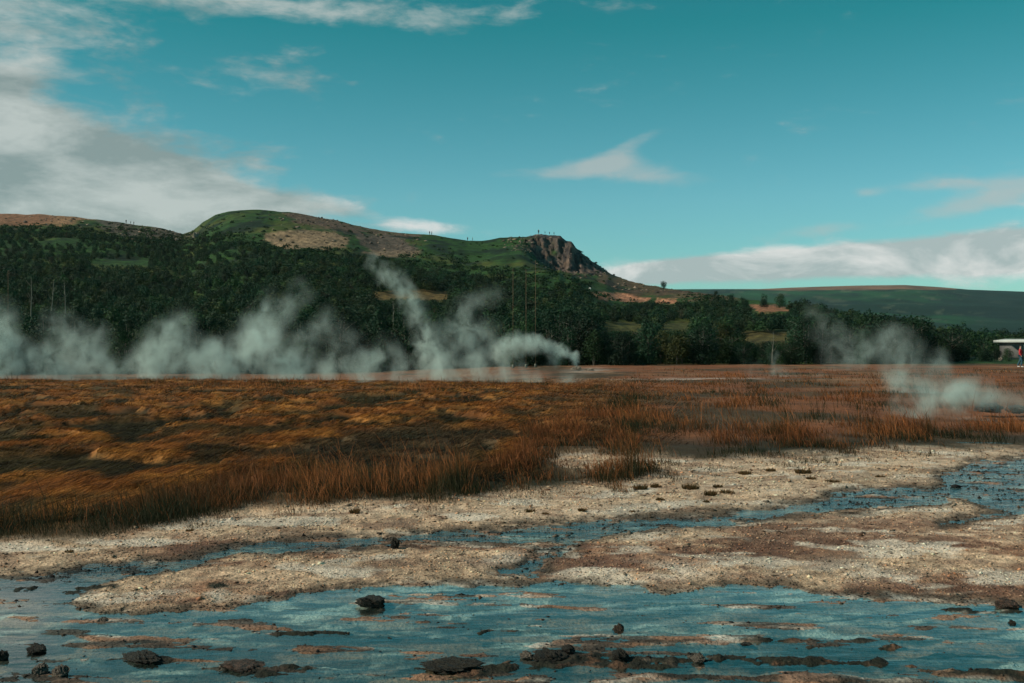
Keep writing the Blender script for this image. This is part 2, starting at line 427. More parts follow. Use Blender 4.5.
def ground_mat():
    m, nt = newmat('ground_surface')
    out = N(nt, 'ShaderNodeOutputMaterial'); p = N(nt, 'ShaderNodeBsdfPrincipled')
    p.inputs['Roughness'].default_value = .85; p.inputs['Specular IOR Level'].default_value = .25
    at = N(nt, 'ShaderNodeAttribute', attribute_name='Col')
    geo = N(nt, 'ShaderNodeNewGeometry')
    acc = None
    def mul(prev, fac, lo, hi, fmin=.3, fmax=.7):
        mr = N(nt, 'ShaderNodeMapRange'); mr.inputs['From Min'].default_value = fmin; mr.inputs['From Max'].default_value = fmax
        mr.inputs['To Min'].default_value = lo; mr.inputs['To Max'].default_value = hi
        L(nt, fac, mr.inputs['Value'])
        vm = N(nt, 'ShaderNodeVectorMath', operation='SCALE')
        L(nt, prev, vm.inputs[0]); L(nt, mr.outputs[0], vm.inputs['Scale'])
        return vm.outputs[0]
    n1 = N(nt, 'ShaderNodeTexNoise'); n1.inputs['Scale'].default_value = 45; n1.inputs['Detail'].default_value = 4
    n2 = N(nt, 'ShaderNodeTexNoise'); n2.inputs['Scale'].default_value = 3.5; n2.inputs['Detail'].default_value = 7; n2.inputs['Roughness'].default_value = .65
    n3 = N(nt, 'ShaderNodeTexNoise'); n3.inputs['Scale'].default_value = .35; n3.inputs['Detail'].default_value = 8; n3.inputs['Roughness'].default_value = .7
    for n in (n1, n2, n3): L(nt, geo.outputs['Position'], n.inputs['Vector'])
    c = mul(at.outputs['Color'], n1.outputs['Fac'], .62, 1.35)
    c = mul(c, n2.outputs['Fac'], .65, 1.3)
    c = mul(c, n3.outputs['Fac'], .6, 1.35)
    L(nt, c, p.inputs['Base Color'])
    ad = N(nt, 'ShaderNodeMath', operation='ADD'); L(nt, n1.outputs['Fac'], ad.inputs[0])
    m2 = N(nt, 'ShaderNodeMath', operation='MULTIPLY'); m2.inputs[1].default_value = 2.0; L(nt, n2.outputs['Fac'], m2.inputs[0]); L(nt, m2.outputs[0], ad.inputs[1])
    b = N(nt, 'ShaderNodeBump'); b.inputs['Strength'].default_value = .8; b.inputs['Distance'].default_value = .02
    L(nt, ad.outputs[0], b.inputs['Height']); L(nt, b.outputs[0], p.inputs['Normal'])
    # large bump for hillsides
    b2 = N(nt, 'ShaderNodeBump'); b2.inputs['Strength'].default_value = .6; b2.inputs['Distance'].default_value = .5
    sy = N(nt, 'ShaderNodeSeparateXYZ'); L(nt, geo.outputs['Position'], sy.inputs[0])
    far = N(nt, 'ShaderNodeMath', operation='GREATER_THAN'); far.inputs[1].default_value = 100; L(nt, sy.outputs['Y'], far.inputs[0])
    fm = N(nt, 'ShaderNodeMath', operation='MULTIPLY'); L(nt, far.outputs[0], fm.inputs[0]); L(nt, n3.outputs['Fac'], fm.inputs[1])
    L(nt, fm.outputs[0], b2.inputs['Height']); L(nt, b.outputs[0], b2.inputs['Normal']); L(nt, b2.outputs[0], p.inputs['Normal'])
    L(nt, p.outputs[0], out.inputs['Surface'])
    return m

def attr_mat(name, rough=.8, trans=0.0, objvar=0.0, tint=(1, 1, 1)):
    m, nt = newmat(name)
    out = N(nt, 'ShaderNodeOutputMaterial'); p = N(nt, 'ShaderNodeBsdfPrincipled')
    p.inputs['Roughness'].default_value = rough; p.inputs['Specular IOR Level'].default_value = .2
    at = N(nt, 'ShaderNodeAttribute', attribute_name='Col')
    c = at.outputs['Color']
    if objvar:
        oi = N(nt, 'ShaderNodeObjectInfo')
        mr = N(nt, 'ShaderNodeMapRange'); mr.inputs['To Min'].default_value = 1-objvar; mr.inputs['To Max'].default_value = 1+objvar
        L(nt, oi.outputs['Random'], mr.inputs['Value'])
        vm = N(nt, 'ShaderNodeVectorMath', operation='SCALE'); L(nt, c, vm.inputs[0]); L(nt, mr.outputs[0], vm.inputs['Scale'])
        c = vm.outputs[0]
    L(nt, c, p.inputs['Base Color'])
    if trans:
        tr = N(nt, 'ShaderNodeBsdfTranslucent'); L(nt, c, tr.inputs['Color'])
        mx = N(nt, 'ShaderNodeMixShader'); mx.inputs[0].default_value = trans
        L(nt, p.outputs[0], mx.inputs[1]); L(nt, tr.outputs[0], mx.inputs[2]); L(nt, mx.outputs[0], out.inputs['Surface'])
    else:
        L(nt, p.outputs[0], out.inputs['Surface'])
    return m

def water_mat():
    m, nt = newmat('water_surface')
    out = N(nt, 'ShaderNodeOutputMaterial')
    geo = N(nt, 'ShaderNodeNewGeometry')
    mp = N(nt, 'ShaderNodeMapping'); mp.inputs['Scale'].default_value = (1.0, 2.6, 1)
    L(nt, geo.outputs['Position'], mp.inputs['Vector'])
    n1 = N(nt, 'ShaderNodeTexNoise'); n1.inputs['Scale'].default_value = 7; n1.inputs['Detail'].default_value = 5
    n2 = N(nt, 'ShaderNodeTexNoise'); n2.inputs['Scale'].default_value = 1.4; n2.inputs['Detail'].default_value = 4; n2.inputs['Distortion'].default_value = .8
    L(nt, mp.outputs[0], n1.inputs['Vector']); L(nt, mp.outputs[0], n2.inputs['Vector'])
    ad = N(nt, 'ShaderNodeMath', operation='MULTIPLY_ADD'); ad.inputs[1].default_value = 3.0
    L(nt, n2.outputs['Fac'], ad.inputs[0]); L(nt, n1.outputs['Fac'], ad.inputs[2])
    b = N(nt, 'ShaderNodeBump'); b.inputs['Strength'].default_value = .5; b.inputs['Distance'].default_value = .006
    sp = N(nt, 'ShaderNodeSeparateXYZ'); L(nt, geo.outputs['Position'], sp.inputs[0])
    rf = N(nt, 'ShaderNodeMapRange'); rf.inputs['From Min'].default_value = 7.5; rf.inputs['From Max'].default_value = 8.6; rf.inputs['To Min'].default_value = .0035; rf.inputs['To Max'].default_value = .022
    L(nt, sp.outputs['Y'], rf.inputs['Value']); L(nt, rf.outputs[0], b.inputs['Distance'])
    L(nt, ad.outputs[0], b.inputs['Height'])
    dt = N(nt, 'ShaderNodeVectorMath', operation='DOT_PRODUCT'); L(nt, b.outputs[0], dt.inputs[0]); L(nt, geo.outputs['Incoming'], dt.inputs[1])
    ab = N(nt, 'ShaderNodeMath', operation='ABSOLUTE'); L(nt, dt.outputs['Value'], ab.inputs[0])
    om = N(nt, 'ShaderNodeMath', operation='SUBTRACT', use_clamp=True); om.inputs[0].default_value = 1; L(nt, ab.outputs[0], om.inputs[1])
    pw = N(nt, 'ShaderNodeMath', operation='POWER'); pw.inputs[1].default_value = 4.2; L(nt, om.outputs[0], pw.inputs[0])
    fr = N(nt, 'ShaderNodeMath', operation='MULTIPLY_ADD', use_clamp=True); fr.inputs[1].default_value = .95; fr.inputs[2].default_value = .03; L(nt, pw.outputs[0], fr.inputs[0])
    g = N(nt, 'ShaderNodeBsdfGlossy'); g.inputs['Roughness'].default_value = .06; L(nt, b.outputs[0], g.inputs['Normal'])
    g.inputs['Color'].default_value = (.93, .93, .93, 1)
    t = N(nt, 'ShaderNodeBsdfTransparent'); t.inputs['Color'].default_value = (.76, .90, .89, 1)
    mx = N(nt, 'ShaderNodeMixShader'); L(nt, fr.outputs[0], mx.inputs[0]); L(nt, t.outputs[0], mx.inputs[1]); L(nt, g.outputs[0], mx.inputs[2])
    L(nt, mx.outputs[0], out.inputs['Surface'])
    return m

M_ground = ground_mat(); M_water = water_mat()
M_stone = attr_mat('stone_chips', .85)
M_grass = attr_mat('grass_blades', .7, .3)
M_leaf = attr_mat('leaves', .7, .25, .5)
M_bark = simple('birch_bark', (.12, .11, .09), .85, .4, 6)
M_pole = simple('weathered_pole', (.16, .10, .055), .8, .3, 6)
M_pale = simple('bleached_wood', (.15, .15, .115), .8, .3, 6)

# ------------------------------------------------------------------ terrain
def terrain():
    rows = [np.linspace(2.2, 4.4, 24, endpoint=False)]
    pyr = np.arange(770, 381, -.8); rows.append(CAMZ*F/(pyr-HZ))
    y = rows[-1][-1]; r = []
    while y < 6500:
        st = .008 if y < 105 else (.006 if y < 452 else (.0011 if y < 488 else (.007 if y < 620 else .02)))
        y *= 1+st; r.append(y)
    Y = np.concatenate(rows+[np.array(r)])
    U = np.linspace(-.72, .72, 1060)
    X = U[None, :]*(Y[:, None]+4); YY = np.repeat(Y[:, None], len(U), 1)
    z, q = height(X, YY, True)
    col = ground_color(X, YY, z, q)
    V = np.stack([X, YY, z], -1)
    nr, nc = len(Y), len(U)
    idx = np.arange(nr*nc).reshape(nr, nc)
    fq = np.stack([idx[:-1, :-1], idx[:-1, 1:], idx[1:, 1:], idx[1:, :-1]], -1)
    Yc = YY[:-1, :-1]
    cragf = (q['crag'][:-1, :-1] > .5) & (Yc < 500)
    sel = {'ground': Yc < 105, 'hillside': (Yc >= 105) & (Yc < 800) & ~cragf, 'crag': cragf, 'distant_hill': Yc >= 800}
    labels = {'ground': 'mineral river bed and rusty meadow ground', 'hillside': 'green hill rising behind the wood',
              'crag': 'brown ribbed rock crag at the right end of the hill', 'distant_hill': 'far low green hill with a brown top'}
    Vf = V.reshape(-1, 3); cf = col.reshape(-1, 3)
    for k, s in sel.items():
        f = fq[s]
        used = np.zeros(len(Vf), bool); used[f.ravel()] = True
        mp = np.cumsum(used)-1
        o = build(k, Vf[used], mp[f], M_ground, col=cf[used], smooth=(k != 'crag'))
        tag(o, labels[k], None, None, 'structure')
terrain()

# water sheet at z = 0
U = np.array([-.75, .75]); Yw = np.array([2.0, 24.0])
w = build('water', [(-6, 2, 0), (6, 2, 0), (18, 19.2, 0), (-18, 19.2, 0)], np.array([[0, 1, 2, 3]]), M_water)
tag(w, 'shallow turquoise water of the stream and pools', None, None, 'structure')

# ------------------------------------------------------------------ loose gravel chips (one object)
def gravel():
    n = 260000
    pf = rng.uniform(452, 735, n); Y = CAMZ*F/(pf-HZ)
    x = rng.uniform(-.62, .62, n)*(Y+1.5)
    z, q = height(x, Y, True)
    keep = (q['wd'] < 3) & (q['md'] < 6) & (fbm(x*1.2, Y*1.2, 3, 200)+rng.uniform(-.5, .5, n) > -.25) & (z > -.004)
    few = (q['wd'] >= 3) & (rng.random(n) < np.where(pf < 582, .6, .12)) & (z > -.012)
    keep |= few
    x, Y, z = x[keep], Y[keep], z[keep]; n = len(x)
    col = ground_color(x, Y, z, {k: (v[keep] if isinstance(v, np.ndarray) else v) for k, v in q.items()})
    r = rng.lognormal(-5.28, .48, n)*np.clip(Y/9, .75, 1.8)*np.where((q['wd'][keep] > 3) & (Y > 7.9), 1.15, 1)
    base = np.array([(1, 0, 0), (0, 1, 0), (-1, 0, 0), (0, -1, 0), (0, 0, 1), (0, 0, -.6)], float)
    tri = np.array([(0, 1, 4), (1, 2, 4), (2, 3, 4), (3, 0, 4), (1, 0, 5), (2, 1, 5), (3, 2, 5), (0, 3, 5)])
    V = base[None]+rng.normal(0, .28, (n, 6, 3))
    V = V*np.stack([rng.uniform(.8, 1.7, n), rng.uniform(.7, 1.2, n), rng.uniform(.3, .75, n)], -1)[:, None]
    a = rng.uniform(0, 6.28, n); ca, sa = np.cos(a)[:, None], np.sin(a)[:, None]
    vx = V[..., 0]*ca-V[..., 1]*sa; vy = V[..., 0]*sa+V[..., 1]*ca
    V = np.stack([vx, vy, V[..., 2]], -1)*r[:, None, None]
    V += np.stack([x, Y, z+r*.15], -1)[:, None]
    t = (tri[None]+np.arange(n)[:, None, None]*6).reshape(-1, 3)
    mean = np.array([.44, .335, .235])
    c = col*.75+mean*.25
    br = rng.choice([.25, .6, 1.0, 1.35, 1.75], n, p=[.22, .2, .24, .2, .14])[:, None]
    red = (rng.random(n) < .18)[:, None]
    c = c*br*np.where(red, np.array([1.05, .75, .6]), 1.0)
    wet = np.exp(-((q['wd'][keep]+1)/3.5)**2)[:, None]*.75+(q['wd'][keep] > 2)[:, None]*.8
    c = c*(1-np.clip(wet, 0, .88))
    c = np.clip(c, .012, .78)
    o = build('gravel', V.reshape(-1, 3), t, M_stone, col=np.repeat(c, 6, 0))
    tag(o, 'pale mineral chips and pebbles strewn over the stream banks', None, None, 'stuff')
gravel()

# ------------------------------------------------------------------ grass
def blades(name, x, Y, h, wdt, lean, az, base, tip, label, rootz=None):
    n = len(x)
    z = height(x, Y) if rootz is None else rootz
    dx, dy = np.cos(az)*lean*h, np.sin(az)*lean*h
    px_, py_ = wdt*.5, np.zeros(n)
    ang = rng.uniform(-.9, .9, n); wx, wy = np.cos(ang)*wdt*.5, np.sin(ang)*wdt*.5
    b = np.stack([x, Y, z-.01], -1)
    m = b+np.stack([dx*.35, dy*.35, h*.55], -1)
    t = b+np.stack([dx, dy, h], -1)
    w3 = np.stack([wx, wy, np.zeros(n)], -1)
    V = np.stack([b-w3, b+w3, m+w3*.8, m-w3*.8, t], 1)
    i = np.arange(n)[:, None]*5
    q = i+np.array([[0, 1, 2, 3]]); tr = i+np.array([[3, 2, 4]])
    mid = base*.45+tip*.55
    col = np.stack([base, base, mid, mid, tip], 1)
    o = build(name, V.reshape(-1, 3), [q, tr], M_grass, col=np.clip(col, .004, .8).reshape(-1, 3))
    return tag(o, label, None, None, 'stuff')

def colmix(n, A, B, t):
    return np.array(A)[None]*(1-t[:, None])+np.array(B)[None]*t[:, None]

def tall_grass():
    # belt along the bank and the right-hand meadow
    n = 900000
    u = rng.uniform(-.60, .60, n)
    pf = rng.uniform(368, 560, n); Y = CAMZ*F/(pf-HZ); x = u*(Y+2)
    px, pf = geom(x, Y)
    md = meadow_d(x, Y, px, pf)
    bw = pl(px, [(-900, 26), (0, 24), (150, 20), (300, 17), (420, 26), (560, 38), (620, 80), (700, 200), (1900, 200)])
    cl = fbm(x*.9, Y*.5, 4, 300)
    p = sstep(md, 0, 4)*(1-sstep(md, bw*.5, bw))*np.clip(.55+2.2*cl, .04, 1)
    # sparser over the open right-hand flat and by the springs
    p *= np.where(px > 640, np.clip(.4+2.2*fbm(x*.3, Y*.16, 3, 301), .05, 1), 1)
    p *= 1-.95*np.exp(-(((px-985)/60)**2+((pf-411)/7)**2))
    inv = sstep(md, -16, -3)*(1-sstep(md, -3, 1))*sstep(px, 480, 560)*(1-sstep(px, 800, 900))*(fbm(x*2.2, Y*1.4, 3, 306) > .05)*.75
    inv = np.maximum(inv, sstep(md, -7, -2)*(1-sstep(md, -2, 1))*(fbm(x*3, Y*2, 3, 307) > .15)*.5)
    p = np.maximum(p, inv)
    # crest reeds
    cr = np.exp(-((Y-43)/6)**2)*(px < 640)*np.clip(fbm(x*.25, Y*.2, 3, 302)*3+.25+sstep(px, 200, 420)*.5, 0, 1)
    p = np.maximum(p, cr*.9)
    lf = (1-sstep(px, 240, 420))*sstep(md, 0, 4)*(1-sstep(md, 16, 30))*np.clip(.8+1.6*cl, .1, 1)
    p = np.maximum(p, lf)
    k = rng.random(n) < p*.72
    x, Y, md, px, pf, cl = x[k], Y[k], md[k], px[k], pf[k], cl[k]; n = len(x)
    edge = 1-sstep(md, 0, 10)
    h = rng.lognormal(-1.62, .38, n)*(1-.7*(1-np.where((px > 520) & (px < 700), sstep(md, -4, 5), sstep(md, 0, 16))))*(1+1.6*cl)*(1-.35*np.exp(-((px-560)/80)**2))*np.where(Y > 30, .6, 1)
    h *= np.where(px < 120, .8, 1)*np.where(px>640, .85, 1)
    wdt = np.clip(Y*.00034, .003, .04)*rng.uniform(.7, 1.4, n)
    tt = np.clip(rng.uniform(0, 1, n)+fbm(x*.4, Y*.3, 3, 303), 0, 1)
    tip = colmix(n, (.24, .062, .018), (.70, .24, .075), tt)*rng.uniform(.6, 1.3, n)[:, None]
    green = np.clip(sstep(fbm(x*.45, Y*.22, 3, 304), -.05, .2)+.9*(1-sstep(px, 60, 330))*(md < 38)+(edge>.6)*.4, 0, 1)*(rng.random(n) < .9)
    under = (md < 17)*(rng.random(n) < .6)*(Y < 30)
    h = np.where(under, h*.55, h); green = np.maximum(green, under*1.0)
    tip = tip*(1-green[:, None]*.96)+np.array([.018, .040, .014])[None]*green[:, None]*.85
    base = colmix(n, (.010, .022, .010), (.03, .022, .010), rng.random(n))
    up = (Y > 22)[:, None]
    base = np.where(up, base+tip*.25, base)
    o = blades('tall_grass', x, Y, h, wdt, rng.uniform(.05, .95, n), rng.normal(2.9, 1.3, n), base, tip, 'rusty tall grass along the bank and over the right-hand meadow')
tall_grass()

def moss():
    n = 620000
    pf = rng.uniform(378, 556, n); Y = CAMZ*F/(pf-HZ); x = rng.uniform(-.60, .25, n)*(Y+2)
    px, pf = geom(x, Y); md = meadow_d(x, Y, px, pf)
    k = (md > 15+5*(px < 300)) & (rng.random(n) < 1-sstep(px+60*fbm(x*.5, Y*.3, 3, 309), 540, 720)) & (Y < 60)
    x, Y = x[k], Y[k]
    z, q = height(x, Y, True)
    c = ground_color(x, Y, z, q); n = len(x)
    c = c*rng.choice([.28, .65, 1.1, 1.7], n)[:, None]*np.where(fbm(x*2.2, Y*3.5, 3, 310) > .12, .4, 1.)[:, None]
    # slope direction: the matted grass is combed downhill
    e = .15
    gx = (height(x+e, Y)-z)/e; gy = (height(x, Y+e)-z)/e
    az = rng.normal(.1, .4, n)+1.2*np.clip(gy, -.5, .5)-.9*fbm(x*.3, Y*.3, 2, 308)
    h = rng.uniform(.028, .075, n)*np.where(rng.random(n) < .06, 1.8, 1)
    blades('matted_grass', x, Y, h, np.clip(Y*.0006, .008, .03), rng.uniform(1.5, 3.2, n), az, c*.55, c*1.3,
           'matted orange grass combed over the hummocks', rootz=z)
moss()

# ------------------------------------------------------------------ trees
def crown_points(nleaf, lobes, seed, flat=1.0):
    r = np.random.default_rng(seed)
    P = []
    wts = np.array([l[3]**2 for l in lobes]); wts /= wts.sum()
    li = r.choice(len(lobes), nleaf, p=wts)
    d = r.normal(size=(nleaf, 3)); d /= np.linalg.norm(d, axis=1)[:, None]
    rad = r.uniform(.35, 1.0, nleaf)**.5*(1+.22*np.sin(d[:, 0]*7+seed)*np.cos(d[:, 2]*6+d[:, 1]*5))
    L_ = np.array(lobes)[li]
    P = L_[:, :3]+d*rad[:, None]*L_[:, 3:4]*np.array([1, 1, flat])
    return P, d

def leaf_mesh(P, d, size, r):
    n = len(P)
    a = r.normal(size=(n, 3)); a /= np.linalg.norm(a, axis=1)[:, None]
    nn = d*1.0+r.normal(size=(n, 3))*.42+np.array([0, 0, .3])
    u = np.cross(nn, a); u /= np.linalg.norm(u, axis=1)[:, None]+1e-6
    v = np.cross(nn, u); v /= np.linalg.norm(v, axis=1)[:, None]+1e-6
    s = size*r.uniform(.55, 1.4, n)[:, None]
    V = np.stack([P-u*s*.5, P+v*s*.7, P+u*s*.5, P-v*s*.7], 1).reshape(-1, 3)
    f = np.arange(n*4).reshape(n, 4)
    return V, f

LEAFC = {'dark': ((.008, .027, .014), (.017, .052, .024)), 'mid': ((.013, .038, .015), (.030, .072, .024)), 'olive': ((.030, .040, .012), (.055, .062, .02)), 'grey': ((.016, .034, .022), (.034, .058, .034))}

def tree_proto(i, h, wide, tone, nleaf=2600, spire=False, size=.15, stems=3):
    r = np.random.default_rng(500+i)
    lobes = []
    if spire:
        for k in range(9):
            t = .1+.88*k/8
            lobes.append((r.normal(0, .05)*h, r.normal(0, .05)*h, h*t, wide*.5*(1.05-t)**.8+.15))
    else:
        for k in range(11):
            t = r.uniform(.10, .88); rr = wide*.5*math.sin(math.pi*min(1, t*.85+.12))
            a = r.uniform(0, 6.28); q = r.uniform(.2, .75)
            lobes.append((math.cos(a)*rr*q, math.sin(a)*rr*q, h*t, r.uniform(.16, .30)*wide*(1.1-.45*t)))
        lobes.append((0, 0, h*.55, wide*.33))
    P, d = crown_points(nleaf, lobes, 500+i, .95)
    P[:, 2] = np.maximum(P[:, 2], .02+.3*r.random(len(P)))
    P[:, 2] *= h/np.percentile(P[:, 2], 99.7)
    V, f = leaf_mesh(P, d, size, r)
    A, B = LEAFC[tone]
    t = np.clip(r.random(len(P))*.8+.25*fbm(P[:, 0]*1.1, P[:, 2]*1.1, 2, i), 0, 1)
    col = np.repeat(colmix(len(P), A, B, t), 4, 0)
    mb = MB()
    for k in range(stems):
        a = 6.28*k/stems+r.uniform(0, 1); sp = .02 if spire else r.uniform(.1, .3)*wide*.5
        pts = [(0, 0, -.3)]+[(math.cos(a)*sp*t+r.normal(0, .04), math.sin(a)*sp*t+r.normal(0, .04), h*.85*t) for t in (.15, .4, .7, 1)]
        mb.tube(pts, [.09, .08, .06, .035, .012], 5)
        if not spire:
            for q in range(4):
                t = r.uniform(.3, .8); b = a+r.uniform(-1.3, 1.3); s0 = (math.cos(a)*sp*t, math.sin(a)*sp*t, h*.85*t)
                mb.tube([s0, (s0[0]+math.cos(b)*wide*.2, s0[1]+math.sin(b)*wide*.2, s0[2]+h*.1), (s0[0]+math.cos(b)*wide*.36, s0[1]+math.sin(b)*wide*.36, s0[2]+h*.16)], [.03, .02, .006], 4)
    return dict(V=V, f=f, col=col, trunk=mb, h=h, P=P, tone=tone)

KIND = {}
SPEC = [('dark', 5.2, 4.6, 0), ('dark', 4.6, 4.4, 0), ('mid', 5.0, 4.2, 0), ('dark', 5.8, 3.8, 0), ('mid', 4.2, 4.8, 0), ('olive', 4.0, 4.0, 0), ('grey', 3.6, 3.6, 0), ('dark', 5.6, 2.4, 1), ('dark', 4.8, 4.0, 0)]
protos = []
for i, (tone, h, w_, sp) in enumerate(SPEC):
    p = tree_proto(i, h, w_, tone, spire=bool(sp), stems=1 if sp else 3)
    o = build('crown', p['V'], p['f'], M_leaf, col=p['col'], link=False)
    t = p['trunk'].build('trunk', M_bark); C.objects.unlink(t)
    p['crown_me'] = o.data; p['trunk_me'] = t.data
    bpy.data.objects.remove(o); bpy.data.objects.remove(t)
    protos.append(p)

WOOD_TOP = [(-900, 232), (0, 228), (60, 231), (120, 236), (175, 241), (215, 236), (250, 246), (300, 254), (350, 258), (400, 260), (440, 262), (480, 266), (520, 274), (560, 282), (600, 292), (625, 302),
            (700, 306), (740, 302), (800, 306), (860, 318), (930, 332), (965, 341), (1900, 346)]
CLEAR = [(621, 330, 26, 8), (678, 329, 20, 8), (764, 340, 32, 8), (411, 295, 40, 4), (770, 309, 22, 4), (622, 298, 34, 5), (667, 301, 14, 4), (120, 262, 30, 3), (60, 240, 18, 2)]

def wood_ok(x, Y):
    z = height(x, Y); px = 512+F*x/Y; py = HZ+F*(CAMZ-z)/Y
    ok = (py > pl(px, WOOD_TOP)+3*fbm(x*.03, Y*.03, 3, 320)+3.0+9*sstep(px, 380, 430)*(1-sstep(px, 600, 660)))
    for cx, cy, rx, ry in CLEAR:
        ok &= (((px-cx)/rx)**2+((py-cy)/ry)**2) > 1
        # nothing tall straight in front of a clearing
    front = pl(px, [(-900, 92), (0, 96), (300, 100), (590, 99), (620, 96), (780, 98), (930, 104), (960, 112), (975, 150), (1900, 170)])
    ok &= Y > front+7*fbm(x*.08, Y*0, 3, 321)
    return ok, z, px, py

def pt(px, Y):
    x = (px-512)/F*Y
    return x

def ordinal(k):
    w = ['first', 'second', 'third', 'fourth', 'fifth', 'sixth', 'seventh', 'eighth', 'ninth', 'tenth', 'eleventh', 'twelfth', 'thirteenth', 'fourteenth', 'fifteenth', 'sixteenth', 'seventeenth', 'eighteenth', 'nineteenth', 'twentieth']
    return w[k] if k < 20 else '%dth' % (k+1)

ZONES = [(-9999, 110, 'behind the leftmost steam'), (110, 215, 'below the saddle of the ridge'), (215, 300, 'below the green dome'), (300, 385, 'below the bare rock patches'),
         (385, 470, 'behind the tall steam column'), (470, 545, 'by the slender poles'), (545, 620, 'below the crag'), (620, 700, 'below the orange clearings'), (700, 790, 'behind the thin wisp'),
         (790, 880, 'behind the drifting steam'), (880, 9999, 'near the white roof')]
TONE = {'dark': 'dark green', 'mid': 'green', 'olive': 'olive yellow', 'grey': 'grey green'}

def woodland():
    # jittered grid so crowns touch without standing inside each other
    pts = []
    Y = 92.0
    while Y < 440:
        sp = 2.7+.0042*(Y-92)
        xs = np.arange(-.62*Y, .62*Y, sp)
        pts.append(np.stack([xs+rng.uniform(-.8, .8, len(xs)), Y+rng.uniform(-1., 1., len(xs))], -1))
        Y += sp*.95
    P = np.concatenate(pts)
    ok, z, px, py = wood_ok(P[:, 0], P[:, 1])
    room = np.full(len(P), 99.)
    for cx, cy, rx, ry in CLEAR:
        inl = (np.abs(px-cx) < rx*.95) & (py > cy)
        room = np.where(inl, np.minimum(room, (py-cy-1)*P[:, 1]/F), room)
    ok &= room > 1.0
    thin = fbm(P[:, 0]*.04, P[:, 1]*.04, 3, 330) > -.34
    k = ok & (thin | (P[:, 1] < 125))
    P, z, px, py, room = P[k], z[k], px[k], py[k], room[k]
    order = np.argsort(P[:, 1]); P, z, px, py = P[order], z[order], px[order], py[order]; room = room[order]
    infr = (px > -8) & (px < 1032)
    idx = np.where(infr)[0][:300]
    solo = np.zeros(len(P), bool); solo[idx] = True
    items = []
    for i in idx:
        x, Y = P[i]
        v = fbm(np.array([x*.05]), np.array([Y*.05]), 2, 340)[0]
        r = random.random()
        kind = random.choice([0, 1, 3, 8, 2, 4]) if r < .84 else (5 if r < .90 else (6 if r < .94 else (7 if r > .975 else 4)))
        sc = random.uniform(.72, 1.12)*(1+.25*v)
        if 590 < px[i] < 800: sc *= .85
        if px[i] > 930: sc *= .8
        if px[i] > 780: sc = min(sc, (py[i]-311-5*random.random()-max(0, px[i]-900)*.2)/F*Y/protos[kind]['h'])
        sc = min(sc, room[i]/protos[kind]['h'])
        items.append([px[i], Y, x, z[i], kind, sc])
    rowcut = np.percentile([it[1] for it in items], [25, 50, 75])
    rown = ['front row', 'second row', 'third row', 'up slope']
    buckets = {}
    for it in items:
        row = int(np.searchsorted(rowcut, it[1]))
        zn = next(k for k, (a, b, _) in enumerate(ZONES) if a <= it[0] < b)
        buckets.setdefault((row, zn), []).append(it)
    for (row, zn), L_ in buckets.items():
        L_.sort(key=lambda t: t[0])
        cnt = {}
        for it in L_:
            p = protos[it[4]]
            spire = it[4] == 7
            size = 'tall' if it[5]*p['h'] > 5.3 else ('low' if it[5]*p['h'] < 3.7 else 'bushy')
            key = (size, p['tone'], spire); cnt.setdefault(key, []).append(it)
        for (size, tone, spire), M in cnt.items():
            for k, it in enumerate(M):
                px_, Y, x, zz, kind, sc = it
                p = protos[kind]
                t = empty('conifer_tree' if spire else 'birch_tree', (x, Y, zz-.05), random.uniform(0, 6.28))
                t.scale = (sc*random.uniform(.9, 1.1), sc*random.uniform(.9, 1.1), sc)
                nm = ('narrow conifer' if spire else 'birch')
                o = '' if len(M) == 1 else ', %s from left' % ordinal(k)
                lab = '%s %s %s %s %s%s' % (size, TONE[tone], nm, rown[row], ZONES[zn][2], o)
                tag(t, lab, 'tree', 'trees along the near edge of the wood')
                c = bpy.data.objects.new('crown', p['crown_me']); C.objects.link(c); c.parent = t
                c = bpy.data.objects.new('trunk', p['trunk_me']); C.objects.link(c); c.parent = t
    # the rest of the wood, one mass
    rest = np.where(~solo & (px > -260) & (px < 1300))[0]
    lows = []
    for i, (tone, h, w_, sp) in enumerate([('dark', 4.2, 4.0, 0), ('mid', 3.4, 4.0, 0), ('dark', 3.6, 4.4, 0), ('dark', 5.0, 2.3, 1), ('mid', 3.8, 3.4, 0), ('grey', 3.2, 3.2, 0)]):
        lows.append(tree_proto(20+i, h, w_, tone, nleaf=430, spire=bool(sp), size=.27, stems=1))
    VV = []; CC = []
    which = rng.choice(6, len(rest), p=[.34, .2, .28, .0, .13, .05])
    for j, i in enumerate(rest):
        p = lows[which[j]]
        a = rng.uniform(0, 6.28); s = rng.uniform(.55, 1.05)
        if P[i, 1] > 300: s *= .8
        s = min(s, room[i]/4.2)
        ca, sa = math.cos(a)*s, math.sin(a)*s
        V = p['V']
        VV.append(np.stack([V[:, 0]*ca-V[:, 1]*sa+P[i, 0], V[:, 0]*sa+V[:, 1]*ca+P[i, 1], V[:, 2]*s*.86+z[i]-.15], -1))
        CC.append(p['col']*rng.uniform(.45, 1.2)*np.array([rng.uniform(.8, 1.8), 1, 1]))
    V = np.concatenate(VV); col = np.concatenate(CC)
    o = build('woodland', V, np.arange(len(V)).reshape(-1, 4), M_leaf, col=np.clip(col, .004, .3))
    tag(o, 'dark birch wood covering the slope below the ridge', None, None, 'stuff')
    return len(rest)
nrest = woodland()

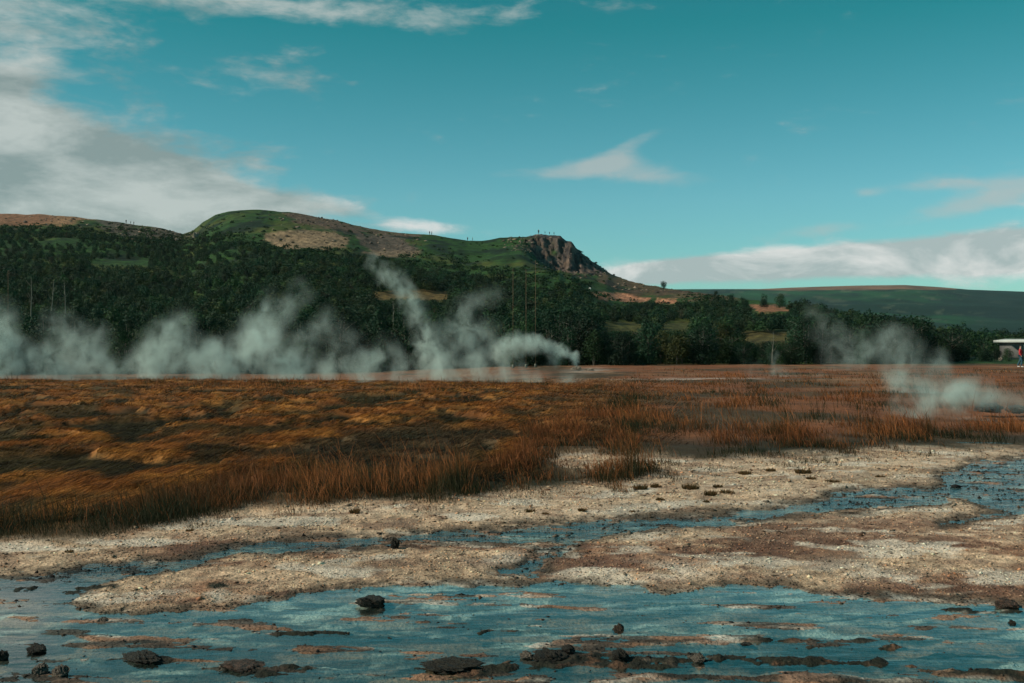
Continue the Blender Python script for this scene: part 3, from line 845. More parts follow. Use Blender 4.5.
def scrub():
    n = 26000
    Y = rng.uniform(250, 520, n); x = rng.uniform(-.5, .2, n)*Y
    z, q = height(x, Y, True); px = q['px']; py = HZ+F*(CAMZ-z)/Y
    c1 = fbm(x*.035, Y*.03, 4, 350)
    ab = pl(px, WOOD_TOP)-py
    p = np.exp(-np.clip(ab+6*sstep(px, 380, 430)*(1-sstep(px, 600, 660)), 0, None)/5)*.9+.10*(c1 > .12)+.012
    p *= (ab > -6)*(Y < pl(px, [(-900, 519), (620, 499), (760, 329), (1900, 329)])-4)
    for cx, cy, rx, ry in [(303, 240, 42, 10), (388, 246, 30, 11), (40, 219, 70, 7), (566, 252, 26, 22), (625, 298, 42, 8), (667, 301, 18, 6), (640, 288, 60, 8)]:
        p *= np.where((((px-cx)/rx)**2+((py-cy)/ry)**2) < 1, .08, 1)
    k = rng.random(n) < p*.8
    x, Y, z, ab = x[k], Y[k], z[k], ab[k]; n = len(x); m = 26
    R = rng.uniform(.5, 1.3, n)*np.where(ab < 8, 1.5, .85)
    d = rng.normal(size=(n, m, 3)); d /= np.linalg.norm(d, axis=2)[..., None]; d[..., 2] = np.abs(d[..., 2])*.75
    P = (np.stack([x, Y, z-.1], -1)[:, None]+d*R[:, None, None]*rng.uniform(.5, 1, (n, m, 1))).reshape(-1, 3)
    V, f = leaf_mesh(P, d.reshape(-1, 3), .45, rng)
    cc = colmix(n, (.006, .022, .009), (.022, .048, .014), rng.random(n))*rng.uniform(.7, 1.4, n)[:, None]
    col = np.repeat(np.repeat(cc, m, 0)*rng.uniform(.7, 1.3, (n*m, 1)), 4, 0)
    o = build('scrub', V, f, M_leaf, col=col); tag(o, 'low green scrub dotted over the open upper hillside', None, None, 'stuff')
    # rubble
    n = 9000
    Y = rng.uniform(400, 505, n); x = rng.uniform(-.48, .16, n)*Y
    z, q = height(x, Y, True); px = q['px']; py = HZ+F*(CAMZ-z)/Y
    p = np.zeros(n)
    for cx, cy, rx, ry, w_ in [(303, 240, 42, 11, .22), (388, 246, 32, 11, .25), (150, 231, 45, 9, .7), (530, 243, 22, 10, .8), (575, 262, 40, 16, .6), (330, 220, 60, 8, .3), (640, 290, 60, 8, .15), (60, 222, 60, 6, .15)]:
        p = np.maximum(p, w_*np.exp(-(((px-cx)/rx)**2+((py-cy)/ry)**2)**2))
    k = rng.random(n) < p
    x, Y, z = x[k], Y[k], z[k]; n = len(x)
    base = np.array([(1, 0, 0), (0, 1, 0), (-1, 0, 0), (0, -1, 0), (0, 0, 1), (0, 0, -.6)], float)
    tri = np.array([(0, 1, 4), (1, 2, 4), (2, 3, 4), (3, 0, 4), (1, 0, 5), (2, 1, 5), (3, 2, 5), (0, 3, 5)])
    r_ = rng.lognormal(-1.15, .5, n)
    V = (base[None]+rng.normal(0, .28, (n, 6, 3)))*np.array([1.2, 1, .7])*r_[:, None, None]+np.stack([x, Y, z+r_*.1], -1)[:, None]
    cc = colmix(n, (.05, .042, .036), (.30, .23, .17), rng.random(n)**1.5)
    o = build('rubble', V.reshape(-1, 3), (tri[None]+np.arange(n)[:, None, None]*6).reshape(-1, 3), M_stone, col=np.repeat(cc, 6, 0))
    tag(o, 'broken rock scattered over the bare slabs and below the crag', None, None, 'stuff')
scrub()

# scattered bushes on the right-hand knoll and upper slope
def bushes():
    spots = [(664, 430, 'on the bare crest right of the crag'), (716, 330, 'on the knoll, biggest of its pair'), (731, 326, 'on the knoll, next to a pale stone'), (744, 322, 'on the knoll, spreading low'),
             (764, 300, 'on the knoll above the brown clearing, slightly left'), (780, 296, 'on the knoll above the brown clearing, slightly right'), (196, 470, 'in the saddle beside the pale boulder'),
             (996, 122, 'half hiding the left end of the white roofed hut'), (1008, 118, 'before the hut wall, left of the red jacket'), (1023, 124, 'before the hut wall behind the red jacket'), (985, 116, 'at the end of the wood beside the hut')]
    for k, (px, Y, where) in enumerate(spots):
        x = pt(px, Y); z = H(x, Y); kind = [0, 3, 1, 4, 8, 2, 1, 0, 2, 1, 8][k]
        p = protos[kind]; s = [.7, .9, .8, .6, .8, .8, .5, .32, .3, .32, .5][k]
        t = empty('birch_bush', (x, Y, z-.1), k)
        t.scale = (s, s, s)
        tag(t, 'dark lone bush '+where, 'bush', 'lone bushes on the slopes')
        c = bpy.data.objects.new('crown', p['crown_me']); C.objects.link(c); c.parent = t
        c = bpy.data.objects.new('trunk', p['trunk_me']); C.objects.link(c); c.parent = t
bushes()

# ------------------------------------------------------------------ slender poles and bleached trunks
def poles():
    first = None
    for k, (px, top, Y, lab) in enumerate([(513, 270, 95, 'slender pale pole, leftmost of the three below the crag'), (526, 271, 94, 'slender pale pole, middle of the three below the crag'),
                                           (535.5, 262, 95, 'slender pale pole, rightmost and tallest of the three below the crag'), (8, 272, 93, 'lone slender pale pole in the steam at the far left')]):
        x = pt(px, Y); z = H(x, Y); h = CAMZ+(HZ-top)/F*Y-z
        t = empty('flagpole', (x, Y, z)); tag(t, lab, 'pole', 'slender pale poles')
        MB().tube([(0, 0, -.2), (0, 0, h*.5), (0, 0, h)], [.017, .015, .012], 8).build('mast', M_pole, t, True)
        MB().tube([(0, 0, 0), (0, 0, .25), (0, 0, .3)], [.11, .10, .06], 8).build('base_collar', M_pale, t)
        MB().tube([(0, 0, h), (0, 0, h+.04), (0, 0, h+.1), (0, 0, h+.13)], [.012, .03, .03, .01], 8).build('finial', M_pole, t, True)
    for k, (px, y0, y1, Y, lab) in enumerate([(31, 276, 306, 150, 'bleached bare trunk, straight, nearest the lone pale pole'), (50, 279, 303, 150, 'bleached bare trunk leaning slightly, middle of three'),
                                              (66, 279, 306, 150, 'forked bleached bare trunk, rightmost of three'), (772, 330, 356, 97, 'bare branching white tree at the edge of the right wood'), (392, 300, 330, 105, 'thin bleached trunk inside the tall steam column')]):
        x = pt(px, Y); z = H(x, Y); zt = CAMZ+(HZ-y0)/F*Y; h = max(3, zt-z)
        t = empty('bare_tree', (x, Y, z-.1)); tag(t, lab, 'dead tree', 'bleached bare trunks')
        r = random.Random(k)
        lean = [.0, .5, -.3, .1, .1][k]
        mb = MB(); mb.tube([(0, 0, 0), (lean*.3, 0, h*.4), (lean*.6+.08, 0, h*.7), (lean, 0, h)], [(.10, .08, .055, .015), (.05, .04, .025, .01)][k > 2], 6)
        mb.build('trunk', M_pale, t, True)
        for j in range(6):
            tt = r.uniform(.4, .9); a = r.uniform(0, 6.28)
            mb = MB(); s0 = (lean*tt, 0, h*tt)
            e = (s0[0]+math.cos(a)*.7, math.sin(a)*.7, s0[2]+.8)
            mb.tube([s0, ((s0[0]+e[0])/2, e[1]/2, s0[2]+.3), e], [(.03, .02, .005), (.018, .012, .005)][k > 2], 4)
            mb.build('branch', M_pale, t)
poles()

# ------------------------------------------------------------------ rocks
def rock_mesh(seed, n=3, rough=.28):
    import bmesh
    bm = bmesh.new(); bmesh.ops.create_icosphere(bm, subdivisions=n, radius=1)
    P = np.array([v.co[:] for v in bm.verts]); r = np.random.default_rng(seed)
    d = fbm(P[:, 0]*1.3+P[:, 2]*.9+seed*3.1, P[:, 1]*1.3-P[:, 2]*.7, 4, seed)
    d2 = fbm(P[:, 0]*4+P[:, 2]*3, P[:, 1]*4-P[:, 2]*3, 3, seed+5)
    # planar cuts give broken faces
    d3 = fbm(P[:, 0]*9+P[:, 2]*7, P[:, 1]*9-P[:, 2]*5, 2, seed+9)
    s = 1+rough*2.4*d+.45*d2+.18*d3
    Q = P*s[:, None]
    for k in range(3):
        nrm = r.normal(size=3); nrm /= np.linalg.norm(nrm); c = r.uniform(.62, .9)
        over = np.clip(Q@nrm-c, 0, None); Q = Q-over[:, None]*nrm*.85
    for v, q in zip(bm.verts, Q): v.co = q
    me = bpy.data.meshes.new('rock'); bm.to_mesh(me); bm.free()
    return me

def rock_mat(name, top, low, moss=0):
    m, nt = newmat(name)
    out = N(nt, 'ShaderNodeOutputMaterial'); p = N(nt, 'ShaderNodeBsdfPrincipled'); p.inputs['Roughness'].default_value = .75
    tc = N(nt, 'ShaderNodeTexCoord'); no = N(nt, 'ShaderNodeTexNoise'); no.inputs['Scale'].default_value = 3.2; no.inputs['Detail'].default_value = 8; no.inputs['Roughness'].default_value = .7
    L(nt, tc.outputs['Object'], no.inputs['Vector'])
    cr = N(nt, 'ShaderNodeValToRGB'); L(nt, no.outputs['Fac'], cr.inputs[0])
    cr.color_ramp.elements[0].position = .4; cr.color_ramp.elements[0].color = (*low, 1)
    cr.color_ramp.elements[1].position = .62; cr.color_ramp.elements[1].color = (*top, 1)
    L(nt, cr.outputs[0], p.inputs['Base Color'])
    b = N(nt, 'ShaderNodeBump'); b.inputs['Strength'].default_value = 1; b.inputs['Distance'].default_value = .12
    L(nt, no.outputs['Fac'], b.inputs['Height']); L(nt, b.outputs[0], p.inputs['Normal'])
    L(nt, p.outputs[0], out.inputs['Surface'])
    return m
R_dark = rock_mat('dark_rock', (.060, .050, .028), (.012, .014, .009))
R_brown = rock_mat('brown_rock', (.20, .11, .07), (.022, .022, .014))
R_mound = rock_mat('mound_crust', (.10, .085, .07), (.04, .04, .035))
R_light = rock_mat('pale_rock', (.42, .36, .28), (.10, .08, .06))

ROCKS = [  # px, base row, width px, height px, material, label
    (371, 607, 28, 15, R_dark, 'blackish mossy boulder at the upper edge of the pool, biggest one', 1),
    (395, 549, 9, 12, R_dark, 'small upright dark stone beside the upper stream', 0),
    (37, 655, 20, 13, R_dark, 'rounded black stone standing alone in the pool at far left', 1),
    (2, 660, 12, 9, R_dark, 'black stone cut by the left edge of the view', 0),
    (38, 674, 16, 12, R_light, 'pale topped rock, left one of a low pair at bottom left', 0),
    (60, 676, 20, 10, R_light, 'pale topped flat rock, right one of a low pair at bottom left', 0),
    (97, 624, 14, 7, R_light, 'small pale wedge shaped stone in the water at left', 0),
    (140, 661, 40, 7, R_dark, 'long low dark mossy rock with a rusty left end', 1),
    (238, 672, 44, 10, R_brown, 'reddish brown mossy rock breaking the water at bottom left', 1),
    (455, 671, 62, 10, R_dark, 'widest dark mossy rock, in the pool at bottom middle', 1),
    (527, 660, 14, 9, R_light, 'pale pinkish stone among black rocks', 0),
    (549, 661, 34, 11, R_dark, 'black craggy rock beside the pale pinkish stone', 1),
    (567, 654, 15, 11, R_dark, 'black pointed rock at the right end of the craggy cluster', 0),
    (619, 633, 11, 9, R_brown, 'small brown stone above the black rock in the pool', 0),
    (619, 659, 17, 12, R_dark, 'black rock with a tan cap, below the small brown stone', 1),
    (697, 661, 12, 7, R_light, 'pale stone resting on the dark mossy sill', 0),
    (747, 648, 15, 7, R_dark, 'dark flat stone in open turquoise water at right', 0),
    (1012, 626, 8, 6, R_dark, 'tiny black stone near the right shore of the pool', 0),
    (1010, 609, 24, 10, R_brown, 'brown block on the gravel shore at far right', 0),
    (991, 411, 26, 8, R_mound, 'dark blue looking mound beside the steaming spring at right', 1),
    (1017, 411, 22, 7, R_mound, 'second dark mound beside the steaming spring, nearest the frame edge', 1),
    (577, 370, 10, 4, R_light, 'pale crusted rock at the mouth of the bright steam jet', 1),
    (590, 371, 12, 3, R_light, 'low pale crust just right of the bright steam jet', 0),
    (1001, 354, 4.5, 3, R_light, 'pale block in the bushes below the white roof', 0),
]
GREY = [(228, 536, 7), (262, 531, 5), (612, 512, 5), (856, 481, 6), (948, 482, 5), (905, 601, 9), (880, 590, 6), (300, 560, 7), (206, 577, 8), (450, 560, 7), (690, 574, 9), (732, 560, 8), (925, 560, 7), (985, 575, 9), (655, 550, 6)]

def rocks():
    meshes = [rock_mesh(k, 5) for k in range(8)]
    for k, (px, py, w_, h_, mat, lab, big) in enumerate(ROCKS):
        Y = CAMZ*F/(py-HZ)
        for _ in range(3):
            x = pt(px, Y); z = H(x, Y) if Y > 30 else max(H(x, Y), -.02); Y = (CAMZ-z)*F/(py-HZ)
        if px == 1001: Y = 128.; x = pt(px, Y); z = H(x, Y)+.2
        sx = w_/F*Y*.44; sz = h_/F*Y*.86
        me = meshes[k % 8].copy(); me.materials.clear(); me.materials.append(mat)
        o = bpy.data.objects.new('boulder' if big else 'stone', me); C.objects.link(o)
        o.location = (x, Y+sx*.5, z+sz*.28)
        o.scale = (sx*1.05, min(sx*.9, sz*2.2), sz*(.6 if mat is R_dark and w_ > 12 else .72)); o.rotation_euler = (0, 0, random.uniform(-.4, .4))
        tag(o, lab, 'rock')
    # boulder in the saddle on the skyline
    Y = 468.; x = pt(196, Y); z = H(x, Y)
    o = bpy.data.objects.new('boulder', meshes[3].copy()); o.data.materials.append(R_light); C.objects.link(o)
    o.location = (x, Y, z+.8); o.scale = (1.3, 1.2, 1.3)
    tag(o, 'pale boulder in the saddle left of the green dome', 'rock')
    Y = 470.; x = pt(176, Y); z = H(x, Y)
    o = bpy.data.objects.new('boulder', meshes[5].copy()); o.data.materials.append(R_light); C.objects.link(o)
    o.location = (x, Y, z+.4); o.scale = (1.1, .9, .7)
    tag(o, 'flat pale boulder on the stony shoulder left of the saddle', 'rock')
    Y = 330.; x = pt(590, Y); z = H(x, Y)
    o = bpy.data.objects.new('boulder', meshes[1].copy()); o.data.materials.append(simple('white_stone', (.7, .7, .66), .7)); C.objects.link(o)
    o.location = (x, Y, CAMZ+(HZ-293)/F*Y); o.location.z = max(z+.3, o.location.z); o.scale = (.35, .3, .4)
    tag(o, 'tiny white block above the trees below the crag', 'rock')
    # mossy rocks carry a rough turf skin of their own
    return meshes
RM = rocks()

# ------------------------------------------------------------------ grass tufts on the gravel
TUFTS = [(690, 489, 16, 9), (710, 495, 12, 8), (727, 493, 15, 6), (718, 487, 9, 5), (706, 502, 6, 4), (660, 500, 8, 5), (582, 511, 7, 6), (632, 512, 5, 4), (803, 473, 18, 8), (811, 479, 9, 5), (832, 482, 14, 5),
         (745, 474, 12, 6), (770, 471, 10, 5), (655, 487, 9, 6), (355, 513, 9, 8), (530, 512, 10, 6), (880, 477, 10, 4), (545, 514, 6, 4), (190, 531, 7, 5), (70, 552, 8, 5), (975, 466, 7, 3), (640, 489, 14, 8)]
def tufts():
    words = ['widest', 'dense', 'low spreading', 'small', 'tiny', 'sparse', 'upright', 'very small', 'dark broad', 'short', 'flat', 'brownish', 'reddish', 'thick', 'ragged', 'thin', 'faint', 'stubby', 'short dark', 'bristly', 'single', 'bushy']
    places = ['in the row above the upper stream', 'in the row above the upper stream, in front', 'beside the row above the upper stream', 'behind the row above the upper stream', 'just before the row above the stream', 'left of the tuft row on pale gravel',
              'alone on pale gravel by the stream bend', 'alone on gravel, halfway to the tuft row', 'on gravel left of the upper pool', 'just in front of the dark broad tuft', 'right of the dark broad tuft', 'at the meadow edge over the stream',
              'at the meadow edge, left of the dark broad tuft', 'between meadow edge and tuft row', 'on the bank below the brown grass belt', 'on gravel below the tallest grass', 'near the tip of the upper pool', 'on gravel beside the stream bend tuft',
              'on the left bank gravel', 'at the lowest end of the left grass belt', 'on the far shore of the upper pool', 'joined to the meadow edge']
    for k, (px, py, w_, h_) in enumerate(TUFTS):
        Y = CAMZ*F/(py-HZ)
        for _ in range(3):
            x = pt(px, Y); z = H(x, Y); Y = (CAMZ-z)*F/(py-HZ)
        R = w_/F*Y*.6; h = h_/F*Y*1.0; n = 110
        a = rng.uniform(0, 6.28, n); r = R*np.sqrt(rng.random(n))*.8
        bx, by = np.cos(a)*r, np.sin(a)*r*.8
        hh = h*rng.uniform(.5, 1.1, n)*(1-.4*r/R)
        lean = rng.uniform(.1, .7, n); la = a+rng.normal(0, .5, n)
        wd = .0035+.0002*Y
        b = np.stack([bx, by, np.full(n, -.015)], -1); t = b+np.stack([np.cos(la)*lean*hh, np.sin(la)*lean*hh, hh], -1)
        m = b*.5+t*.5+np.array([0, 0, 1])*hh[:, None]*.08
        w3 = np.stack([np.full(n, wd), rng.uniform(-wd, wd, n), np.zeros(n)], -1)
        V = np.stack([b-w3, b+w3, m+w3*.7, m-w3*.7, t], 1).reshape(-1, 3)
        i = np.arange(n)[:, None]*5
        base = colmix(n, (.02, .026, .012), (.05, .035, .018), rng.random(n)); tip = colmix(n, (.05, .055, .02), (.26, .13, .05), rng.random(n))
        col = np.stack([base, base, (base+tip)/2, (base+tip)/2, tip], 1).reshape(-1, 3)
        o = build('grass_tuft', V, [i+np.array([[0, 1, 2, 3]]), i+np.array([[3, 2, 4]])], M_grass, col=col)
        o.location = (x, Y, z)
        tag(o, '%s grass tuft %s' % (words[k], places[k]), 'grass tuft', 'grass tufts on the gravel')
tufts()

# ------------------------------------------------------------------ people
def skin_mesh(name, verts, edges, radii, mat, parent, sub=1):
    me = bpy.data.meshes.new(name); me.from_pydata(verts, edges, [])
    o = bpy.data.objects.new(name, me); C.objects.link(o)
    sk = o.modifiers.new('s', 'SKIN')
    for v, r in zip(me.skin_vertices[0].data, radii): v.radius = r if isinstance(r, tuple) else (r, r)
    me.skin_vertices[0].data[0].use_root = True
    sb = o.modifiers.new('b', 'SUBSURF'); sb.levels = sub; sb.render_levels = sub
    dg = bpy.context.evaluated_depsgraph_get()
    nm = bpy.data.meshes.new_from_object(o.evaluated_get(dg))
    o.modifiers.clear(); o.data = nm
    nm.materials.clear(); nm.materials.append(mat)
    for p in nm.polygons: p.use_smooth = True
    o.parent = parent
    return o

M_skin = simple('skin', (.45, .28, .20), .6, .05, 10, 0)
M_hair = simple('dark_hair', (.02, .015, .012), .6, .3, 60, .2)

def person(loc, rz, top, legs, label, stride=.12, scale=1.0, detail=True):
    t = empty('person', loc, rz); t.scale = (scale,)*3
    tag(t, label, 'person', None if detail else 'people on the skyline')
    s = stride
    V = [(0, 0, .95), (0, 0, 1.12), (0, .0, 1.32), (0, 0, 1.46), (0, .01, 1.53), (0, -.01, 1.60), (0, -.01, 1.70),
         (-.17, 0, 1.41), (-.22, .02, 1.14), (-.20, -.10, .92), (-.19, -.14, .82), (.17, 0, 1.41), (.23, .0, 1.14), (.21, -.08, .92), (.20, -.12, .82),
         (-.09, 0, .90), (-.10, -s*.6, .50), (-.10, -s*.3, .08), (-.10, -s*.3-.16, .035), (.09, 0, .90), (.10, s*.3, .50), (.10, s*1.2, .09), (.10, s*1.2-.15, .035)]
    E = [(0, 1), (1, 2), (2, 3), (3, 4), (4, 5), (5, 6), (3, 7), (7, 8), (8, 9), (9, 10), (3, 11), (11, 12), (12, 13), (13, 14), (0, 15), (15, 16), (16, 17), (17, 18), (0, 19), (19, 20), (20, 21), (21, 22)]
    Rr = [(.13, .09), (.12, .085), (.15, .095), (.09, .07), .05, .085, .075, .06, .045, .035, .04, .06, .045, .035, .04, .085, .06, .04, .035, .085, .06, .04, .035]
    skin_mesh('body', V, E, Rr, M_skin, t)
    jv = [0, 1, 2, 3, 7, 8, 9, 11, 12, 13]; mp = {a: i for i, a in enumerate(jv)}
    JV = [V[a] for a in jv]; JV[0] = (0, 0, .86)
    JE = [(mp[a], mp[b]) for a, b in E if a in mp and b in mp]
    jr = [(.20, .15), (.165, .13), (.18, .13), (.10, .085), .085, .07, .055, .085, .07, .055]
    skin_mesh('jacket', JV, JE, jr, top, t)
    tv = [0, 15, 16, 17, 19, 20, 21]; mp = {a: i for i, a in enumerate(tv)}
    skin_mesh('trousers', [V[a] for a in tv], [(mp[a], mp[b]) for a, b in E if a in mp and b in mp], [(.15, .12), .11, .085, .07, .11, .085, .07], legs, t)
    skin_mesh('hair', [(0, .03, 1.60), (0, .02, 1.68), (0, .0, 1.74)], [(0, 1), (1, 2)], [.07, .095, .06], M_hair, t)
    if detail:
        for sx in (-1, 1):
            skin_mesh('shoe', [(sx*.10, -.0+(-s*.3 if sx < 0 else s*1.2), .05), (sx*.10, -.2+(-s*.3 if sx < 0 else s*1.2), .035)], [(0, 1)], [.055, .045], M_shoe, t)
    return t
M_shoe = simple('white_shoe', (.6, .6, .58), .6, .1, 10, 0)
M_red = simple('red_jacket', (.52, .02, .025), .75, .25, 8, .4)
M_jean = simple('blue_jeans', (.02, .075, .11), .85, .25, 10, .3)
M_blk = simple('dark_coat', (.012, .014, .016), .85, .2, 8, .2)
Y = 88.; x = pt(1020.5, Y)
P1 = person((x, Y, H(x, Y)), .9, M_red, M_jean, 'person in a red jacket and blue jeans at the right edge of the meadow', .22)
Y = 91.; x = pt(1027, Y)
person((x, Y, H(x, Y)), -.3, M_blk, M_jean, 'person in a dark coat just behind the red jacket', .1)
sky_people = [(126, 0, 1.05, 'person, leftmost and tallest of three on the left ridge'), (130.5, 0, .8, 'person in the middle of three on the left ridge'), (133.7, 0, .9, 'person, rightmost of three on the left ridge'),
              (429.6, 0, 1.0, 'person, left one of the pair on the crest above the bare slabs'), (431.7, 0, .95, 'person, right one of the pair on the crest above the bare slabs'), (467.6, 0, .95, 'person, left one of the pair at the dip of the crest'), (472.6, 0, .9, 'person, right one of the pair at the dip of the crest'),
              (538.6, 0, 1.25, 'person standing highest on the crag top'), (545, 0, .8, 'person in a dark coat on the crag top, second from left'), (549.5, 0, .8, 'person in the middle of the crag top'), (554, 0, .75, 'person on the right part of the crag top')]
for k, (px, _, sc, lab) in enumerate(sky_people):
    # stand on the skyline: the highest-seen ground in this direction
    Ys = np.linspace(455, 530, 300); xs = pt(px, Ys); zs = height(xs, Ys)
    j = int(np.argmax((zs-CAMZ)/Ys))
    person((xs[j], Ys[j], zs[j]-.03), k*1.3, M_blk, M_blk, lab, .08, sc, False)

# ------------------------------------------------------------------ white roofed hut
def hut():
    Y = 148.; x0 = pt(1007, Y); z = H(x0, Y)
    zr = CAMZ+(HZ-342.6)/F*Y
    h = zr-z
    t = empty('hut', (x0, Y, z)); tag(t, 'long low hut with a white roof behind the red jacketed person', 'building')
    wall = simple('hut_wall', (.10, .10, .095), .8, .2, 3, .2); roof = simple('white_roof', (.55, .58, .54), .6, .08, 1.5, .1)
    glass = simple('dark_glass', (.01, .015, .016), .15, .1, 4, 0); frame = simple('grey_frame', (.3, .29, .27), .6, .1, 4, 0)
    MB().box((.6, 0, -.5), (24, 3.6, h)).build('wall', wall, t)
    mb = MB(); mb.box((0, -.6, h+.003), (24.6, 4.2, h+.32)); r = mb.build('roof', roof, t)
    mb = MB(); mb.add([(0, -.6, h+.323), (24.6, -.6, h+.323), (24.6, 4.2, h+.323), (0, 4.2, h+.323), (.5, 1.8, h+.5), (24.1, 1.8, h+.5)], [(0, 1, 5, 4), (2, 3, 4, 5)], [(3, 0, 4), (1, 2, 5)]).build('roof_sheet', roof, r)
    MB().box((5, 2, h+.5), (5.5, 2.5, h+1.35)).build('vent_pipe', frame, r)
    for k in range(5):
        a = 2.2+k*4.2
        if k == 2:
            d = MB().box((a, -.03, 0), (a+1.1, -.003, 2.0)).build('door', frame, t)
            MB().box((a+.95, -.06, .95), (a+1.0, -.032, 1.1)).build('handle', glass, d)
            continue
        f = MB().box((a, -.05, h*.32), (a+2.0, -.003, h*.85)).build('window', frame, t)
        MB().box((a+.08, -.07, h*.32+.08), (a+1.92, -.052, h*.85-.08)).build('pane', glass, f)
hut()

# ------------------------------------------------------------------ steam
def steam(name, label, Y, blobs, dens, nscale=1.0, thr=.51, soft=.2, depth=1.0, seed=0, shear=(0, 0), group='steam plumes'):
    """blobs: (px, py, radius px, weight) at distance Y.  Real puffs of volume in a closed hull."""
    k = Y/F
    B = [((px-512)*k, Y+dy*k, CAMZ+(HZ-py)*k, r*1.4*k, w) for px, py, r, w, dy in [(b+(0,))[:5] if len(b) == 4 else b for b in blobs]]
    cx = sum(b[0] for b in B)/len(B); cz = min(b[2]-b[3] for b in B)
    import bmesh
    bm = bmesh.new()
    for (x, y, z, r, w) in B:
        from mathutils import Matrix
        bmesh.ops.create_icosphere(bm, subdivisions=2, radius=r*1.02, matrix=Matrix.Translation((x-cx, y-Y, z-cz)))
    me = bpy.data.meshes.new(name); bm.to_mesh(me); bm.free()
    o = bpy.data.objects.new(name, me); C.objects.link(o)
    rm = o.modifiers.new('r', 'REMESH'); rm.mode = 'VOXEL'; rm.voxel_size = max(.18, min(b[3] for b in B)*.16)
    dg = bpy.context.evaluated_depsgraph_get(); nm = bpy.data.meshes.new_from_object(o.evaluated_get(dg)); o.modifiers.clear(); o.data = nm
    o.location = (cx, Y, cz)
    m, nt = newmat(name+'_vapour'); out = N(nt, 'ShaderNodeOutputMaterial')
    tc = N(nt, 'ShaderNodeTexCoord')
    # warp the coordinates so the puffs are torn
    wn = N(nt, 'ShaderNodeTexNoise'); wn.inputs['Scale'].default_value = .55*nscale; wn.inputs['Detail'].default_value = 1
    off = N(nt, 'ShaderNodeVectorMath', operation='ADD'); off.inputs[1].default_value = (seed*13.7, seed*5.1, seed*3.3)
    L(nt, tc.outputs['Object'], off.inputs[0]); L(nt, off.outputs[0], wn.inputs['Vector'])
    sb = N(nt, 'ShaderNodeVectorMath', operation='SUBTRACT'); sb.inputs[1].default_value = (.5, .5, .5); L(nt, wn.outputs['Color'], sb.inputs[0])
    rr = sum(b[3] for b in B)/len(B)
    sc = N(nt, 'ShaderNodeVectorMath', operation='SCALE'); sc.inputs['Scale'].default_value = rr*.9; L(nt, sb.outputs[0], sc.inputs[0])
    wp = N(nt, 'ShaderNodeVectorMath', operation='ADD'); L(nt, tc.outputs['Object'], wp.inputs[0]); L(nt, sc.outputs[0], wp.inputs[1])
    acc = None
    for (x, y, z, r, w) in B:
        ds = N(nt, 'ShaderNodeVectorMath', operation='DISTANCE'); ds.inputs[1].default_value = (x-cx, y-Y, z-cz); L(nt, wp.outputs[0], ds.inputs[0])
        mr = N(nt, 'ShaderNodeMapRange'); mr.inputs['From Min'].default_value = 0; mr.inputs['From Max'].default_value = r*.92
        mr.inputs['To Min'].default_value = w; mr.inputs['To Max'].default_value = 0; L(nt, ds.outputs['Value'], mr.inputs['Value'])
        if acc is None: acc = mr.outputs[0]
        else:
            a = N(nt, 'ShaderNodeMath', operation='ADD'); L(nt, acc, a.inputs[0]); L(nt, mr.outputs[0], a.inputs[1]); acc = a.outputs[0]
    n1 = N(nt, 'ShaderNodeTexNoise'); n1.inputs['Scale'].default_value = 1.05*nscale; n1.inputs['Detail'].default_value = 5; n1.inputs['Roughness'].default_value = .62; n1.inputs['Distortion'].default_value = .5
    mp = N(nt, 'ShaderNodeMapping'); mp.inputs['Scale'].default_value = (1, 1, .8); mp.inputs['Rotation'].default_value = (0, .5, 0)
    L(nt, off.outputs[0], mp.inputs['Vector']); L(nt, mp.outputs[0], n1.inputs['Vector'])
    tn = N(nt, 'ShaderNodeMapRange'); tn.inputs['From Min'].default_value = thr-soft*.5; tn.inputs['From Max'].default_value = thr+soft*.5
    L(nt, n1.outputs['Fac'], tn.inputs['Value'])
    sq = N(nt, 'ShaderNodeMath', operation='POWER'); sq.inputs[1].default_value = 1.7; L(nt, acc, sq.inputs[0]); acc = sq.outputs[0]
    mu = N(nt, 'ShaderNodeMath', operation='MULTIPLY'); L(nt, acc, mu.inputs[0]); L(nt, tn.outputs[0], mu.inputs[1])
    md = N(nt, 'ShaderNodeMath', operation='MULTIPLY'); md.inputs[1].default_value = dens*1.75; L(nt, mu.outputs[0], md.inputs[0])
    pv = N(nt, 'ShaderNodeVolumePrincipled'); pv.inputs['Color'].default_value = (.80, .97, .91, 1); pv.inputs['Anisotropy'].default_value = .0
    L(nt, md.outputs[0], pv.inputs['Density']); L(nt, pv.outputs[0], out.inputs['Volume'])
    m.cycles.volume_sampling = 'DISTANCE' if hasattr(m.cycles, 'volume_sampling') else m.cycles.volume_sampling
    nm.materials.clear(); nm.materials.append(m)
    tag(o, label, 'steam', group)
    return o

steam('steam_plume', 'low wide bank of steam drifting along the far left of the meadow edge', 62, [(-45, 350, 45, 1), (-5, 325, 26, .6), (5, 362, 34, 1.), (50, 370, 26, 1.1), (85, 352, 28, .8), (60, 325, 22, .4), (115, 372, 24, 1.1)], .95, seed=1)
steam('steam_plume', 'broad steam bank left of centre with a rising left shoulder', 61, [(150, 372, 24, 1.1), (165, 345, 28, .8), (178, 322, 20, .5), (205, 366, 28, 1.1), (235, 360, 28, 1.1), (262, 346, 28, .9), (290, 372, 24, 1.1)], .95, seed=2)
steam('steam_plume', 'slanting steam streak rising from the broad bank towards the dark wood', 64, [(258, 332, 24, .9), (276, 310, 20, .75), (298, 292, 16, .55), (300, 345, 22, .7), (325, 325, 20, .5)], .8, seed=3)
steam('steam_plume', 'thin pale steam veil just left of the tall column', 54, [(325, 374, 22, 1), (345, 350, 22, .6), (365, 372, 22, 1), (385, 352, 20, .6), (400, 374, 20, .9)], .75, seed=4)
